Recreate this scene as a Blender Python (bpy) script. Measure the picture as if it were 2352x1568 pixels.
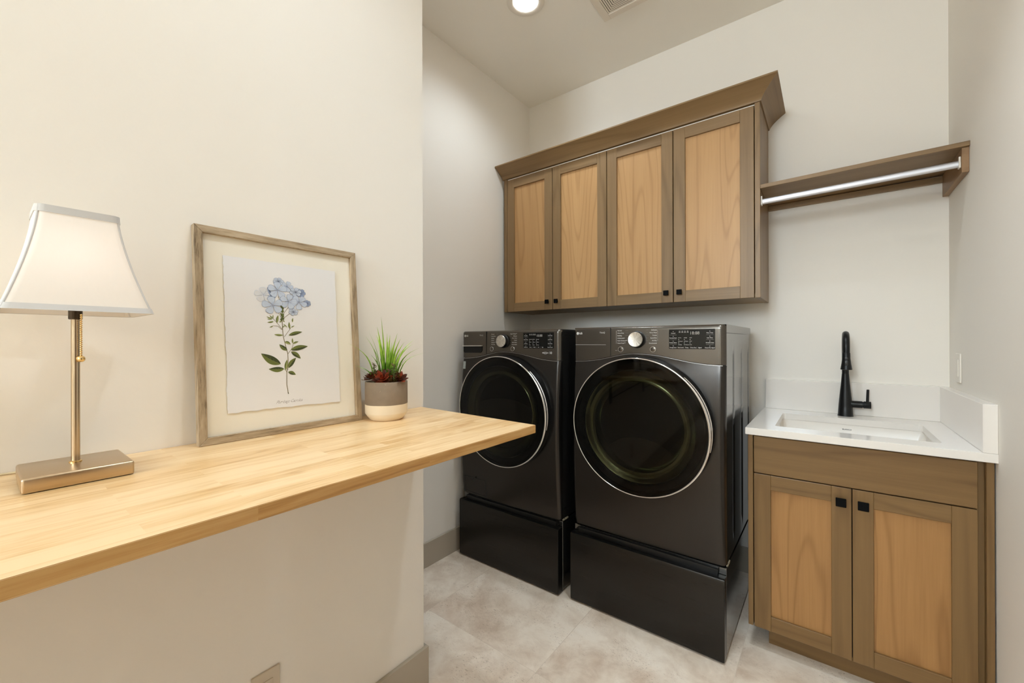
import bpy, bmesh, math, random
from mathutils import Vector, Matrix
random.seed(7)
PI = math.pi
S = bpy.context.scene
for o in list(bpy.data.objects):
    bpy.data.objects.remove(o)

# ------------------------------------------------------------------ camera, world, exposure
F_PX, YAW, PITCH, ROLL, CAM_H = 944.67, math.radians(37.538), math.radians(.069), math.radians(-.1455), 1.2675
r0 = Vector((math.cos(YAW), math.sin(YAW), 0)); f0 = Vector((-math.sin(YAW), math.cos(YAW), 0)); u0 = Vector((0, 0, 1))
fw = f0*math.cos(PITCH) + u0*math.sin(PITCH); u1 = u0*math.cos(PITCH) - f0*math.sin(PITCH)
rt = r0*math.cos(ROLL) + u1*math.sin(ROLL); up = u1*math.cos(ROLL) - r0*math.sin(ROLL)
cd = bpy.data.cameras.new('camera'); cam = bpy.data.objects.new('camera', cd)
S.collection.objects.link(cam)
cd.sensor_width = 36; cd.lens = F_PX/2352*36; cd.clip_start = .02
cam.matrix_world = Matrix(((rt.x, up.x, -fw.x, 0), (rt.y, up.y, -fw.y, 0), (rt.z, up.z, -fw.z, CAM_H), (0, 0, 0, 1)))
S.camera = cam
S.view_settings.view_transform = 'Standard'; S.view_settings.look = 'None'
S.view_settings.gamma = 1; S.view_settings.use_curve_mapping = False
S.view_settings.exposure = 0.40
w = bpy.data.worlds.new('world'); S.world = w; w.use_nodes = True
w.node_tree.nodes['Background'].inputs[0].default_value = (.76, .895, 1, 1)
w.node_tree.nodes['Background'].inputs[1].default_value = 29.0
CAN_LIGHT = 75.0      # watts of each recessed ceiling lamp
BULB_LIGHT = 2.4     # radiance of the table lamp's bulb
S.cycles.max_bounces = 12; S.cycles.diffuse_bounces = 8; S.cycles.glossy_bounces = 6
S.cycles.transparent_max_bounces = 16; S.cycles.transmission_bounces = 8
S.cycles.sample_clamp_indirect = 6.0
S.cycles.caustics_reflective = False; S.cycles.caustics_refractive = False

# ------------------------------------------------------------------ helpers
def srgb(r, g, b):
    f = lambda c: (c/255/12.92) if c/255 <= .04045 else ((c/255+.055)/1.055)**2.4
    return (f(r), f(g), f(b), 1)

class NT:
    def __init__(s, name):
        s.m = bpy.data.materials.new(name); s.m.use_nodes = True
        s.t = s.m.node_tree; s.n = s.t.nodes; s.b = s.n['Principled BSDF']; s.out = s.n['Material Output']
    def node(s, typ, **kw):
        n = s.n.new(typ)
        for k, v in kw.items():
            if k.startswith('_'): n.inputs[int(k[1:])].default_value = v
            else: setattr(n, k, v)
        return n
    def link(s, a, b): s.t.links.new(a, b)
    def coord(s, scale=(1, 1, 1), rot=(0, 0, 0), rnd=False, loc=(0, 0, 0)):
        tc = s.node('ShaderNodeTexCoord'); mp = s.node('ShaderNodeMapping')
        mp.inputs['Scale'].default_value = scale; mp.inputs['Rotation'].default_value = rot; mp.inputs['Location'].default_value = loc
        src = tc.outputs['Object']
        if rnd:
            oi = s.node('ShaderNodeObjectInfo'); ad = s.node('ShaderNodeVectorMath', operation='ADD'); ml = s.node('ShaderNodeMath', operation='MULTIPLY'); ml.inputs[1].default_value = 17.0
            s.link(oi.outputs['Random'], ml.inputs[0]); s.link(src, ad.inputs[0]); s.link(ml.outputs[0], ad.inputs[1]); src = ad.outputs[0]
        s.link(src, mp.inputs[0]); return mp.outputs[0]
    def noise(s, vec, scale=5, detail=3, rough=.5, dist=0):
        n = s.node('ShaderNodeTexNoise'); n.inputs['Scale'].default_value = scale; n.inputs['Detail'].default_value = detail
        n.inputs['Roughness'].default_value = rough; n.inputs['Distortion'].default_value = dist
        s.link(vec, n.inputs['Vector']); return n.outputs[0]
    def math(s, op, a, b=None, c=None, clamp=False):
        n = s.node('ShaderNodeMath', operation=op); n.use_clamp = clamp
        for i, v in enumerate((a, b, c)):
            if v is None: continue
            if isinstance(v, (int, float)): n.inputs[i].default_value = v
            else: s.link(v, n.inputs[i])
        return n.outputs[0]
    def ramp(s, fac, stops):
        n = s.node('ShaderNodeValToRGB'); e = n.color_ramp.elements
        while len(e) < len(stops): e.new(.5)
        for i, (p, c) in enumerate(stops): e[i].position = p; e[i].color = c
        s.link(fac, n.inputs[0]); return n.outputs[0]
    def mix(s, fac, a, b, blend='MIX'):
        n = s.node('ShaderNodeMix', data_type='RGBA', blend_type=blend)
        for i, v in ((0, fac), (6, a), (7, b)):
            if isinstance(v, (int, float, tuple)): n.inputs[i].default_value = v
            else: s.link(v, n.inputs[i])
        return n.outputs[2]
    def bump(s, h, strength=.1, dist=.001):
        n = s.node('ShaderNodeBump'); n.inputs['Strength'].default_value = strength; n.inputs['Distance'].default_value = dist
        s.link(h, n.inputs['Height']); s.link(n.outputs[0], s.b.inputs['Normal'])
    def set(s, **kw):
        for k, v in kw.items():
            k = {'color': 'Base Color', 'rough': 'Roughness', 'metal': 'Metallic', 'spec': 'Specular IOR Level', 'coat': 'Coat Weight', 'coatr': 'Coat Roughness', 'emit': 'Emission Color', 'emits': 'Emission Strength', 'trans': 'Transmission Weight', 'alpha': 'Alpha'}[k]
            if isinstance(v, (int, float, tuple)): s.b.inputs[k].default_value = v
            else: s.link(v, s.b.inputs[k])
        return s

def plain(name, col, rough=.5, metal=0, **kw):
    return NT(name).set(color=col, rough=rough, metal=metal, **kw).m

def m_wall(name, col):
    n = NT(name); v = n.coord()
    a = n.noise(v, 3, 2); c = n.mix(n.math('MULTIPLY', a, .12), col, tuple(x*.93 for x in col[:3])+(1,))
    n.set(color=c, rough=.62, spec=.3); n.bump(n.noise(v, 90, 2), .12, .002); return n.m

def m_wood(name, light, dark, axis='z', rough=.42, rings=9.0, grain=.5, tone=.35, dens=1.0):
    n = NT(name)
    lo = .55
    sc = {'z': (7*dens, 7*dens, lo), 'x': (lo, 7*dens, 7*dens), 'y': (7*dens, lo, 7*dens)}[axis]
    fi = {'z': (190, 190, 5), 'x': (5, 190, 190), 'y': (190, 5, 190)}[axis]
    v = n.coord(sc, rnd=True)
    a = n.noise(v, 1.0, 1.5, .4, .15)
    ring = n.math('MULTIPLY', n.math('ADD', n.math('SINE', n.math('MULTIPLY', a, rings*6.283)), 1.0), .5)
    ring = n.math('POWER', ring, 9.0)
    v2 = n.coord(fi, rnd=True)
    fib = n.noise(v2, 1.0, 4, .6)
    v3 = n.coord(tuple(x*.12 for x in fi), rnd=True)
    st = n.noise(v3, 1.0, 3, .55)
    k = n.math('ADD', n.math('MULTIPLY', ring, .75*grain), n.math('MULTIPLY', n.math('SUBTRACT', fib, .25), 1.0*grain))
    k = n.math('ADD', k, n.math('MULTIPLY', n.math('SUBTRACT', st, .45), tone*2.0), clamp=True)
    col = n.mix(k, light, dark)
    n.set(color=col, rough=rough, spec=.35, coat=.12, coatr=.3)
    n.bump(fib, .05, .0005)
    return n.m

def m_butcher(name, stops=None):
    n = NT(name); v = n.coord((1, 1, 1), (0, 0, PI/2), loc=(.13, .0, 0))
    br = n.node('ShaderNodeTexBrick'); br.offset = .37; br.offset_frequency = 2
    n.link(v, br.inputs['Vector'])
    br.inputs['Color1'].default_value = (0, 0, 0, 1); br.inputs['Color2'].default_value = (1, 1, 1, 1)
    br.inputs['Mortar'].default_value = (.45, .45, .45, 1)
    br.inputs['Scale'].default_value = 1; br.inputs['Mortar Size'].default_value = .0
    br.inputs['Brick Width'].default_value = .33; br.inputs['Row Height'].default_value = .043
    bw = n.node('ShaderNodeRGBToBW'); n.link(br.outputs[0], bw.inputs[0]); q = bw.outputs[0]
    tc = n.node('ShaderNodeTexCoord')
    cx = n.node('ShaderNodeCombineXYZ'); n.link(n.math('MULTIPLY', q, 3.7), cx.inputs[0]); n.link(n.math('MULTIPLY', q, 9.1), cx.inputs[1])
    ad = n.node('ShaderNodeVectorMath', operation='ADD'); n.link(tc.outputs['Object'], ad.inputs[0]); n.link(cx.outputs[0], ad.inputs[1])
    def mp(sc):
        m = n.node('ShaderNodeMapping'); m.inputs['Scale'].default_value = sc; n.link(ad.outputs[0], m.inputs[0]); return m.outputs[0]
    a = n.noise(mp((16, 1.6, 16)), 1, 2, .5, .6)
    ring = n.math('POWER', n.math('MULTIPLY', n.math('ADD', n.math('SINE', n.math('MULTIPLY', a, 44)), 1), .5), 3)
    fib = n.noise(mp((260, 9, 260)), 1, 4, .65)
    st = n.noise(mp((34, 2.2, 34)), 1, 3, .6)
    k = n.math('ADD', n.math('MULTIPLY', ring, .26), n.math('MULTIPLY', n.math('SUBTRACT', fib, .42), .9))
    k = n.math('ADD', k, n.math('MULTIPLY', n.math('SUBTRACT', st, .45), 1.3))
    k = n.math('ADD', k, n.math('MULTIPLY', n.math('SUBTRACT', q, .45), .42), clamp=True)
    c = n.ramp(k, stops or [(0, srgb(234, 203, 158)), (.45, srgb(222, 184, 131)), (1, srgb(184, 134, 76))])
    n.set(color=c, rough=n.math('ADD', n.math('MULTIPLY', fib, .15), .26), spec=.45, coat=.15, coatr=.2)
    n.bump(fib, .04, .0005); return n.m

def m_floor(name):
    n = NT(name); v = n.coord((1, 1, 1), (0, 0, PI/2))
    # 0.61 m wide, 1.22 m long porcelain tiles laid along y
    mp = n.node('ShaderNodeMapping'); mp.vector_type = 'POINT'
    tc = n.node('ShaderNodeTexCoord'); sep = n.node('ShaderNodeSeparateXYZ'); n.link(tc.outputs['Object'], sep.inputs[0])
    cb = n.node('ShaderNodeCombineXYZ')
    n.link(n.math('ADD', sep.outputs[1], 1.219*3-1.665), cb.inputs[0]); n.link(n.math('ADD', sep.outputs[0], 1.343+.6095*4), cb.inputs[1])
    br = n.node('ShaderNodeTexBrick'); br.offset = .5; br.offset_frequency = 4
    n.link(cb.outputs[0], br.inputs['Vector'])
    br.inputs['Color1'].default_value = (0, 0, 0, 1); br.inputs['Color2'].default_value = (1, 1, 1, 1); br.inputs['Mortar'].default_value = (.5, .5, .5, 1)
    br.inputs['Scale'].default_value = 1; br.inputs['Mortar Size'].default_value = .0011; br.inputs['Mortar Smooth'].default_value = .2
    br.inputs['Brick Width'].default_value = 1.219; br.inputs['Row Height'].default_value = .6095
    grout = br.outputs['Fac']
    bw = n.node('ShaderNodeRGBToBW'); n.link(br.outputs[0], bw.inputs[0])
    off = n.node('ShaderNodeCombineXYZ'); n.link(n.math('MULTIPLY', bw.outputs[0], 7), off.inputs[0]); n.link(n.math('MULTIPLY', bw.outputs[0], 4), off.inputs[1])
    ad = n.node('ShaderNodeVectorMath', operation='ADD'); n.link(tc.outputs['Object'], ad.inputs[0]); n.link(off.outputs[0], ad.inputs[1]); P = ad.outputs[0]
    big = n.noise(P, 2.6, 5, .6, .5)
    med = n.noise(P, 9, 6, .7, .6)
    c = n.ramp(n.math('ADD', n.math('MULTIPLY', big, .6), n.math('MULTIPLY', med, .4)), [(.36, srgb(206, 186, 166)), (.46, srgb(226, 210, 192)), (.55, srgb(240, 227, 211)), (.7, srgb(246, 236, 223))])
    # travertine pits and short dark streaks in patches
    mps = n.node('ShaderNodeMapping'); mps.inputs['Scale'].default_value = (90, 200, 1); mps.inputs['Rotation'].default_value = (0, 0, .5); n.link(P, mps.inputs[0])
    sp = n.noise(mps.outputs[0], 1.0, 3, .6, 1.2)
    patch = n.noise(P, 6, 3, .6, .4)
    pit = n.math('MULTIPLY', n.math('MULTIPLY', n.math('SUBTRACT', sp, .58), 9, clamp=True), n.math('MULTIPLY', n.math('SUBTRACT', patch, .43), 6, clamp=True))
    c = n.mix(n.math('MULTIPLY', pit, .7), c, srgb(150, 126, 104))
    blot = n.math('MULTIPLY', n.math('SUBTRACT', n.noise(P, 1.7, 4, .65, .8), .56), 4, clamp=True)
    c = n.mix(n.math('MULTIPLY', blot, .6), c, srgb(196, 164, 138))
    c = n.mix(n.math('MULTIPLY', grout, .35), c, srgb(186, 170, 150))
    n.set(color=c, rough=.48, spec=.35)
    n.bump(n.math('SUBTRACT', med, n.math('MULTIPLY', grout, .5)), .15, .001); return n.m

def m_brushed(name, col, rough=.3, axis='x', metal=1.0, amt=.25):
    n = NT(name); sc = {'x': (6, 500, 500), 'z': (500, 500, 6), 'y': (500, 6, 500)}[axis]
    a = n.noise(n.coord(sc), 1, 3, .6)
    n.set(color=n.mix(n.math('MULTIPLY', a, amt), col, tuple(x*.6 for x in col[:3])+(1,)), rough=n.math('ADD', n.math('MULTIPLY', a, .04), rough-.02), metal=metal)
    return n.m

WALL = m_wall('wall_paint', srgb(238, 233, 225))
CEIL = m_wall('ceiling_paint', srgb(243, 239, 231))
TRIM = plain('trim_paint', srgb(178, 168, 152), .4, spec=.4)
FLOOR = m_floor('floor_tile')
UFR = m_wood('cabinet_frame_wood', srgb(138, 111, 77), srgb(98, 75, 46), 'z', grain=.45, rings=5, tone=.5)
UFRX = m_wood('cabinet_rail_wood', srgb(138, 111, 77), srgb(98, 75, 46), 'x', grain=.45, rings=5, tone=.5)
PANEL = m_wood('cabinet_panel_wood', srgb(188, 148, 100), srgb(146, 103, 60), 'z', grain=.42, rings=13, tone=.25, dens=.8)
LPANEL = m_wood('base_panel_wood', srgb(172, 128, 78), srgb(126, 86, 45), 'z', grain=.46, rings=13, tone=.25, dens=.8)
LFR = m_wood('base_frame_wood', srgb(129, 100, 62), srgb(96, 69, 38), 'z', grain=.4, rings=5, tone=.5)
LFRX = m_wood('base_rail_wood', srgb(129, 100, 62), srgb(96, 69, 38), 'x', grain=.5, rings=7, tone=.5)
CROWN = m_wood('crown_wood', srgb(138, 111, 76), srgb(104, 79, 48), 'x', grain=.4, rings=5, tone=.5)
BUTCHER = m_butcher('butcher_block')
BUTCHSHADE = m_butcher('butcher_block_shaded', [(0, srgb(206, 164, 106)), (.4, srgb(190, 142, 80)), (1, srgb(140, 92, 42))])  # same wood as the top, edge shade put into darker colours
QUARTZ = plain('white_quartz', srgb(234, 229, 223), .12, spec=.5)
SINKM = plain('white_sink', srgb(230, 224, 216), .2, spec=.4)
BLACKM = plain('matte_black', (.005, .005, .005, 1), .36, spec=.35)
KNOBM = plain('black_knob', (.003, .003, .003, 1), .6, spec=.08)
STEEL = m_brushed('black_steel', (.052, .047, .043, 1), .26, 'x', .9, .04)
STEELP = m_brushed('black_steel_panel', (.12, .107, .092, 1), .24, 'x', .9, .04)
STEELD = m_brushed('black_steel_drawer', (.038, .035, .032, 1), .28, 'x', .9, .03)
SIDEM = plain('machine_side', (.16, .155, .145, 1), .1, .9)
BLKPL = plain('black_plastic', (.006, .006, .006, 1), .35)
BLKGL = plain('black_glass', (.003, .003, .003, 1), .12, spec=.3)
CHROME = plain('chrome', (.80, .79, .78, 1), .14, 1)
CHROMES = plain('satin_chrome', (.75, .74, .73, 1), .28, 1)
PRINT = plain('print_white', (.85, .84, .81, 1), .5)
PRINTG = plain('print_grey', (.48, .46, .43, 1), .5)
WHITEP = plain('white_plastic', srgb(232, 226, 216), .35)
BRASS = m_brushed('brushed_nickel', (.60, .47, .32, 1), .3, 'y', 1, .2)
BRASSV = plain('nickel_pole', (.55, .44, .31, 1), .24, 1)
GOLD = plain('brass_chain', (.78, .58, .28, 1), .22, 1)
GLASSY = None

def new_bm(): return bmesh.new()
def box(bm, x0, x1, y0, y1, z0, z1, mat=0, bev=0, seg=2):
    vs = [bm.verts.new((x, y, z)) for z in (z0, z1) for y in (y0, y1) for x in (x0, x1)]
    fs = [bm.faces.new([vs[i] for i in q]) for q in ((0, 2, 3, 1), (4, 5, 7, 6), (0, 1, 5, 4), (2, 6, 7, 3), (0, 4, 6, 2), (1, 3, 7, 5))]
    for f in fs: f.material_index = mat
    if bev:
        es = list({e for f in fs for e in f.edges})
        r = bmesh.ops.bevel(bm, geom=es, offset=bev, segments=seg, affect='EDGES', profile=.5, clamp_overlap=True)
        for f in r['faces']: f.material_index = mat
    return fs
def hexa(bm, p, mat=0):
    vs = [bm.verts.new(q) for q in p]
    for q in ((0, 3, 2, 1), (4, 5, 6, 7), (0, 1, 5, 4), (1, 2, 6, 5), (2, 3, 7, 6), (3, 0, 4, 7)):
        bm.faces.new([vs[i] for i in q]).material_index = mat
def lathe(bm, prof, center, axis='z', seg=48, mat=0, cap=True):
    """prof: list of (radius, t) along the axis; rings closed with end caps"""
    c = Vector(center); rings = []
    for r, t in prof:
        ring = []
        for i in range(seg):
            a = 2*PI*i/seg
            q = {'z': (r*math.cos(a), r*math.sin(a), t), 'y': (r*math.cos(a), t, r*math.sin(a)), 'x': (t, r*math.cos(a), r*math.sin(a))}[axis]
            ring.append(bm.verts.new(c+Vector(q)))
        rings.append(ring)
    for a, b in zip(rings, rings[1:]):
        for i in range(seg):
            bm.faces.new((a[i], a[(i+1) % seg], b[(i+1) % seg], b[i])).material_index = mat
    if cap:
        for ring in (rings[0], rings[-1]):
            bm.faces.new(ring).material_index = mat
def tube(bm, pts, rad, seg=12, mat=0, cap=True, flat=1.0):
    pts = [Vector(p) for p in pts]
    if not isinstance(rad, (list, tuple)): rad = [rad]*len(pts)
    prev = None; rings = []
    for i, p in enumerate(pts):
        t = (pts[min(i+1, len(pts)-1)] - pts[max(i-1, 0)]).normalized()
        if prev is None:
            a = Vector((0, 0, 1)) if abs(t.z) < .9 else Vector((1, 0, 0))
            n = t.cross(a).normalized()
        else:
            n = (prev - t*prev.dot(t)).normalized()
        prev = n; b = t.cross(n)
        rings.append([bm.verts.new(p + (n*math.cos(2*PI*k/seg)*flat + b*math.sin(2*PI*k/seg))*rad[i]) for k in range(seg)])
    for a, b in zip(rings, rings[1:]):
        for k in range(seg): bm.faces.new((a[k], a[(k+1) % seg], b[(k+1) % seg], b[k])).material_index = mat
    if cap:
        bm.faces.new(rings[0]).material_index = mat; bm.faces.new(rings[-1]).material_index = mat
def prism(bm, poly, fn0, fn1, mat=0):
    a = [bm.verts.new(fn0(*p)) for p in poly]; b = [bm.verts.new(fn1(*p)) for p in poly]; n = len(poly)
    bm.faces.new(a).material_index = mat; bm.faces.new(b).material_index = mat
    for i in range(n): bm.faces.new((a[i], a[(i+1) % n], b[(i+1) % n], b[i])).material_index = mat
WL = {}
def obj(name, bm, mats, parent=None, smooth=None, label=None, face_front=False):
    """one mesh object; the vertices are given in world space"""
    bmesh.ops.recalc_face_normals(bm, faces=bm.faces)
    if face_front and sum(f.normal.y*f.calc_area() for f in bm.faces) > 0: bmesh.ops.reverse_faces(bm, faces=bm.faces)
    if parent is None:
        xs = [v.co for v in bm.verts]
        c = Vector(((min(v.x for v in xs)+max(v.x for v in xs))/2, (min(v.y for v in xs)+max(v.y for v in xs))/2, min(v.z for v in xs)))
    else: c = WL[parent.name]
    bmesh.ops.translate(bm, verts=bm.verts, vec=-c)
    me = bpy.data.meshes.new(name); bm.to_mesh(me); bm.free()
    for m in (mats if isinstance(mats, (list, tuple)) else [mats]): me.materials.append(m)
    if smooth is not None:
        for p in me.polygons: p.use_smooth = True
        try: me.set_sharp_from_angle(angle=math.radians(smooth))
        except Exception: pass
    o = bpy.data.objects.new(name, me); S.collection.objects.link(o)
    if parent is None: o.location = c
    else: o.parent = parent
    WL[o.name] = c
    if label: o['label'] = label
    return o
def thing(name, label, cat, loc, group=None):
    o = bpy.data.objects.new(name, None); S.collection.objects.link(o); o.location = loc; o.empty_display_size = .05
    o['label'] = label; o['category'] = cat
    if group: o['group'] = group
    WL[o.name] = Vector(loc); return o
def tag(o, label, cat, group=None):
    o['label'] = label; o['category'] = cat
    if group: o['group'] = group
    return o
def struct(name, bm, m, **k):
    o = obj(name, bm, m, **k); o['kind'] = 'structure'; return o
def text_into(bm, txt, size, fn, align='CENTER', mat=0, shear=0, spacing=1.0, ext=.00025, offset=0):
    cu = bpy.data.curves.new('t', 'FONT'); cu.body = txt; cu.size = size; cu.align_x = align; cu.align_y = 'CENTER'
    cu.shear = shear; cu.space_character = spacing; cu.resolution_u = 2; cu.offset = offset
    ob = bpy.data.objects.new('t', cu); me = ob.to_mesh()
    vs = [bm.verts.new(fn(v.co.x, v.co.y, 0)) for v in me.vertices]
    for p in me.polygons:
        try: bm.faces.new([vs[i] for i in p.vertices]).material_index = mat
        except ValueError: pass
    ob.to_mesh_clear(); bpy.data.objects.remove(ob); bpy.data.curves.remove(cu)

# ------------------------------------------------------------------ room
XL, XD, XR, YB, YE, YF, HC = -1.807, -1.195, .419, 2.579, 1.0118, -3.3, 3.0535
def slab(name, *a, m=WALL):
    b = new_bm(); box(b, *a); return struct(name, b, m)
slab('floor', XL-.3, XR+.15, YF-.15, YB+.15, -.1, 0, m=FLOOR)
slab('ceiling', XL-.3, XR+.15, YF-.15, YB+.15, HC, HC+.1, m=CEIL)
slab('wall_back', XL-.15, XR+.15, YB, YB+.15, 0, HC)
b = new_bm()   # right wall with an added, unseen brown door that cuts bounce light
D1, D2, D3 = -.35, .50, 2.04
box(b, XR, XR+.15, D2, YB, 0, HC); box(b, XR, XR+.15, YF, D1, 0, HC); box(b, XR, XR+.15, D1, D2, D3, HC)
struct('wall_right', b, WALL)
b = new_bm(); box(b, XR+.03, XR+.07, D1+.003, D2-.003, .006, D3-.003, 0, .001, 1); dr1 = struct('added_door', b, m_wood('added_door_wood', srgb(120, 88, 58), srgb(84, 58, 36), 'z', grain=.4))
b = new_bm(); tube(b, [(XR+.03, D2-.08, .95), (XR-.02, D2-.08, .95), (XR-.02, D2-.19, .95)], .009, 10); obj('added_door_handle', b, BLACKM, dr1, 50)
b = new_bm()
for q in ((D1-.07, D1, 0, D3+.07), (D2, D2+.07, 0, D3+.07), (D1, D2, D3, D3+.07)): box(b, XR-.015, XR, q[0], q[1], q[2], q[3])
struct('added_door_trim', b, TRIM)
slab('wall_left', XL-.15, XL, YE, YB, 0, HC)
slab('wall_desk', XD-.762, XD, YF, YE, 0, HC)
# the wall behind the camera, with an added, unseen window for fill light
b = new_bm(); DX0, DX1, DH0, DH = -1.1, -.15, 1.95, 2.95
box(b, XD-.15, DX0, YF-.15, YF, 0, HC); box(b, DX1, XR+.15, YF-.15, YF, 0, HC); box(b, DX0, DX1, YF-.15, YF, DH, HC); box(b, DX0, DX1, YF-.15, YF, 0, DH0)
struct('wall_front', b, WALL)
b = new_bm()
for q in ((DX0, DX0+.045, DH0, DH), (DX1-.045, DX1, DH0, DH), (DX0+.045, DX1-.045, DH0, DH0+.045), (DX0+.045, DX1-.045, DH-.045, DH), ((DX0+DX1)/2-.02, (DX0+DX1)/2+.02, DH0+.045, DH-.045)):
    box(b, q[0], q[1], YF-.11, YF-.05, q[2], q[3])
struct('fill_window', b, WHITEP)
pl = bpy.data.lights.new('fill_window_portal', 'AREA'); pl.shape = 'RECTANGLE'; pl.size = DX1-DX0; pl.size_y = DH-DH0
po = bpy.data.objects.new('fill_window_portal', pl); S.collection.objects.link(po); po.location = ((DX0+DX1)/2, YF-.14, (DH+DH0)/2); po.rotation_euler = (PI/2, 0, 0)
pl.cycles.is_portal = True
def baseboard(name, segs, h=.138):
    b = new_bm()
    for x0, x1, y0, y1 in segs:
        box(b, x0, x1, y0, y1, 0, h, bev=.0012, seg=1)
    return struct(name, b, TRIM)
baseboard('baseboard_left', [(XL, XL+.013, YE+.013, YB)])
baseboard('baseboard_desk', [(XD, XD+.0135, YF+.0135, YE+.0135), (XL, XD, YE, YE+.0135)])
baseboard('baseboard_back', [(XL+.013, -.19, YB-.013, YB)])
baseboard('baseboard_right', [(XR-.0135, XR, YF+.0135, D1-.07), (XR-.0135, XR, D2+.07, 1.93)])
baseboard('baseboard_front', [(XD+.0135, XR-.0135, YF, YF+.0135)])

# ------------------------------------------------------------------ ceiling lights, vent
LENS = NT('light_lens').set(color=(1, 1, 1, 1), emit=(1, .97, .93, 1), emits=9.0).m
def can_light(x, y, label, power=1.0, cone=150):
    t = thing('ceiling_light', label, 'ceiling light', (x, y, HC), 'recessed ceiling lights')
    b = new_bm(); lathe(b, [(.066, -.003), (.072, -.007), (.094, -.006), (.1, -.001), (.1, .002), (.066, .002)], (x, y, HC), cap=False)
    obj('trim_ring', b, WHITEP, t, 40)
    b = new_bm(); lathe(b, [(.0655, -.004), (.0655, .001)], (x, y, HC)); obj('lens', b, LENS, t)
    l = bpy.data.lights.new('lamp', 'SPOT'); l.energy = CAN_LIGHT*power; l.color = (.80, .91, 1); l.spot_size = math.radians(cone); l.spot_blend = 1.0; l.shadow_soft_size = .05
    o = bpy.data.objects.new('lamp', l); S.collection.objects.link(o); o.parent = t; o.location = (0, 0, -.012)
can_light(-1.253, 1.755, 'round recessed ceiling light in front of the washer, beside the square vent', .42, 155)
can_light(-.45, .62, 'round recessed ceiling light over the aisle between desk and sink', .5, 140)
can_light(-.25, 1.30, 'added unseen fill light just in front of the dryer and the sink cabinet', .68, 104)  # extra can out of view, added to brighten the floor and counter
can_light(-.46, -.85, 'added unseen fill light behind the camera, midway down the room', .06, 120)  # extra can out of view, added as weak ambient fill

VENTM = plain('vent_paint', srgb(226, 216, 202), .45)
t = thing('ceiling_vent', 'square white ceiling vent with nested square slots', 'vent', (-.83, 1.98, HC))
vx, vy = -.83, 1.982
b = new_bm(); W2 = .149
for q in ((vx-W2, vx-W2+.037, vy-W2, vy+W2), (vx+W2-.037, vx+W2, vy-W2, vy+W2), (vx-W2+.037, vx+W2-.037, vy-W2, vy-W2+.037), (vx-W2+.037, vx+W2-.037, vy+W2-.037, vy+W2)):
    box(b, *q, HC-.009, HC, bev=.0015, seg=1)
obj('vent_frame', b, VENTM, t)
b = new_bm(); box(b, vx-.111, vx+.111, vy-.111, vy+.111, HC-.0012, HC+.001); obj('vent_backing', b, plain('vent_dark', srgb(52, 40, 28), .9), t)
b = new_bm(); k = .1105
while k > .012:
    i = k-.0076
    for q in ((-k, -i, -k, k), (i, k, -k, k), (-i, i, -k, -i), (-i, i, i, k)):
        box(b, vx+q[0], vx+q[1], vy+q[2], vy+q[3], HC-.0052, HC-.0040)
    k -= .0108
obj('louvre', b, VENTM, t)

# ------------------------------------------------------------------ doors and cabinets
def shaker_door(parent, x0, x1, z0, z1, yf, mf, mr, mp, knob, st=.0585, rail=.0585, th=.02, ks=.0285):
    b = new_bm(); bv = .0012
    box(b, x0, x0+st, yf, yf+th, z0, z1, 0, bv, 1); box(b, x1-st, x1, yf, yf+th, z0, z1, 0, bv, 1)
    box(b, x0+st, x1-st, yf, yf+th, z0, z0+rail, 1, bv, 1); box(b, x0+st, x1-st, yf, yf+th, z1-rail, z1, 1, bv, 1)
    d = obj('door', b, [mf, mr], parent)
    b = new_bm(); box(b, x0+st-.006, x1-st+.006, yf+.0105, yf+.0165, z0+rail-.006, z1-rail+.006); obj('panel', b, mp, d)
    kx, kz = knob; b = new_bm()
    lathe(b, [(.0065, 0), (.0058, -.014)], (kx, yf, kz), 'y', 16)
    box(b, kx-ks/2, kx+ks/2, yf-.022, yf-.0125, kz-ks/2, kz+ks/2, 0, .0018)
    obj('knob', b, KNOBM, d)
# upper cabinet
YC, UX0, UX1, UZ0, UZ1 = 2.237, -1.7845, -.2505, 1.4735, 2.392
up_ = thing('wall_cabinet', 'wide four-door wooden wall cabinet with crown moulding above the washer and dryer', 'cabinet', (-1.02, YB, UZ0))
b = new_bm()
box(b, UX0, UX0+.0225, YC, YB, UZ0, UZ1, 0, .001, 1); obj('side_panel', b, UFR, up_)
b = new_bm(); box(b, UX1-.0215, UX1, YC, YB, UZ0, UZ1, 0, .001, 1)
obj('side_panel', b, UFR, up_)
b = new_bm(); box(b, UX0+.0225, UX1-.0215, YC+.0225, YB, UZ0+.001, UZ0+.019); box(b, UX0+.0225, UX1-.0215, YC+.024, YB, UZ1-.019, UZ1); box(b, UX0+.0225, UX1-.0215, YB-.006, YB, UZ0+.019, UZ1-.019)
obj('carcass', b, plain('carcass_ply', srgb(150, 126, 92), .5), up_)
dx = [-1.7605, -1.3925, -1.0205, -.6460, -.2735]
for i in range(4):
    a, c = dx[i]+.0021, dx[i+1]-.0021
    kx = c-.0315 if i % 2 == 0 else a+.0315
    shaker_door(up_, a, c, UZ0+.001, 2.3815, YC, UFR, UFRX, PANEL, (kx, 1.525), ks=.026)
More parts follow.
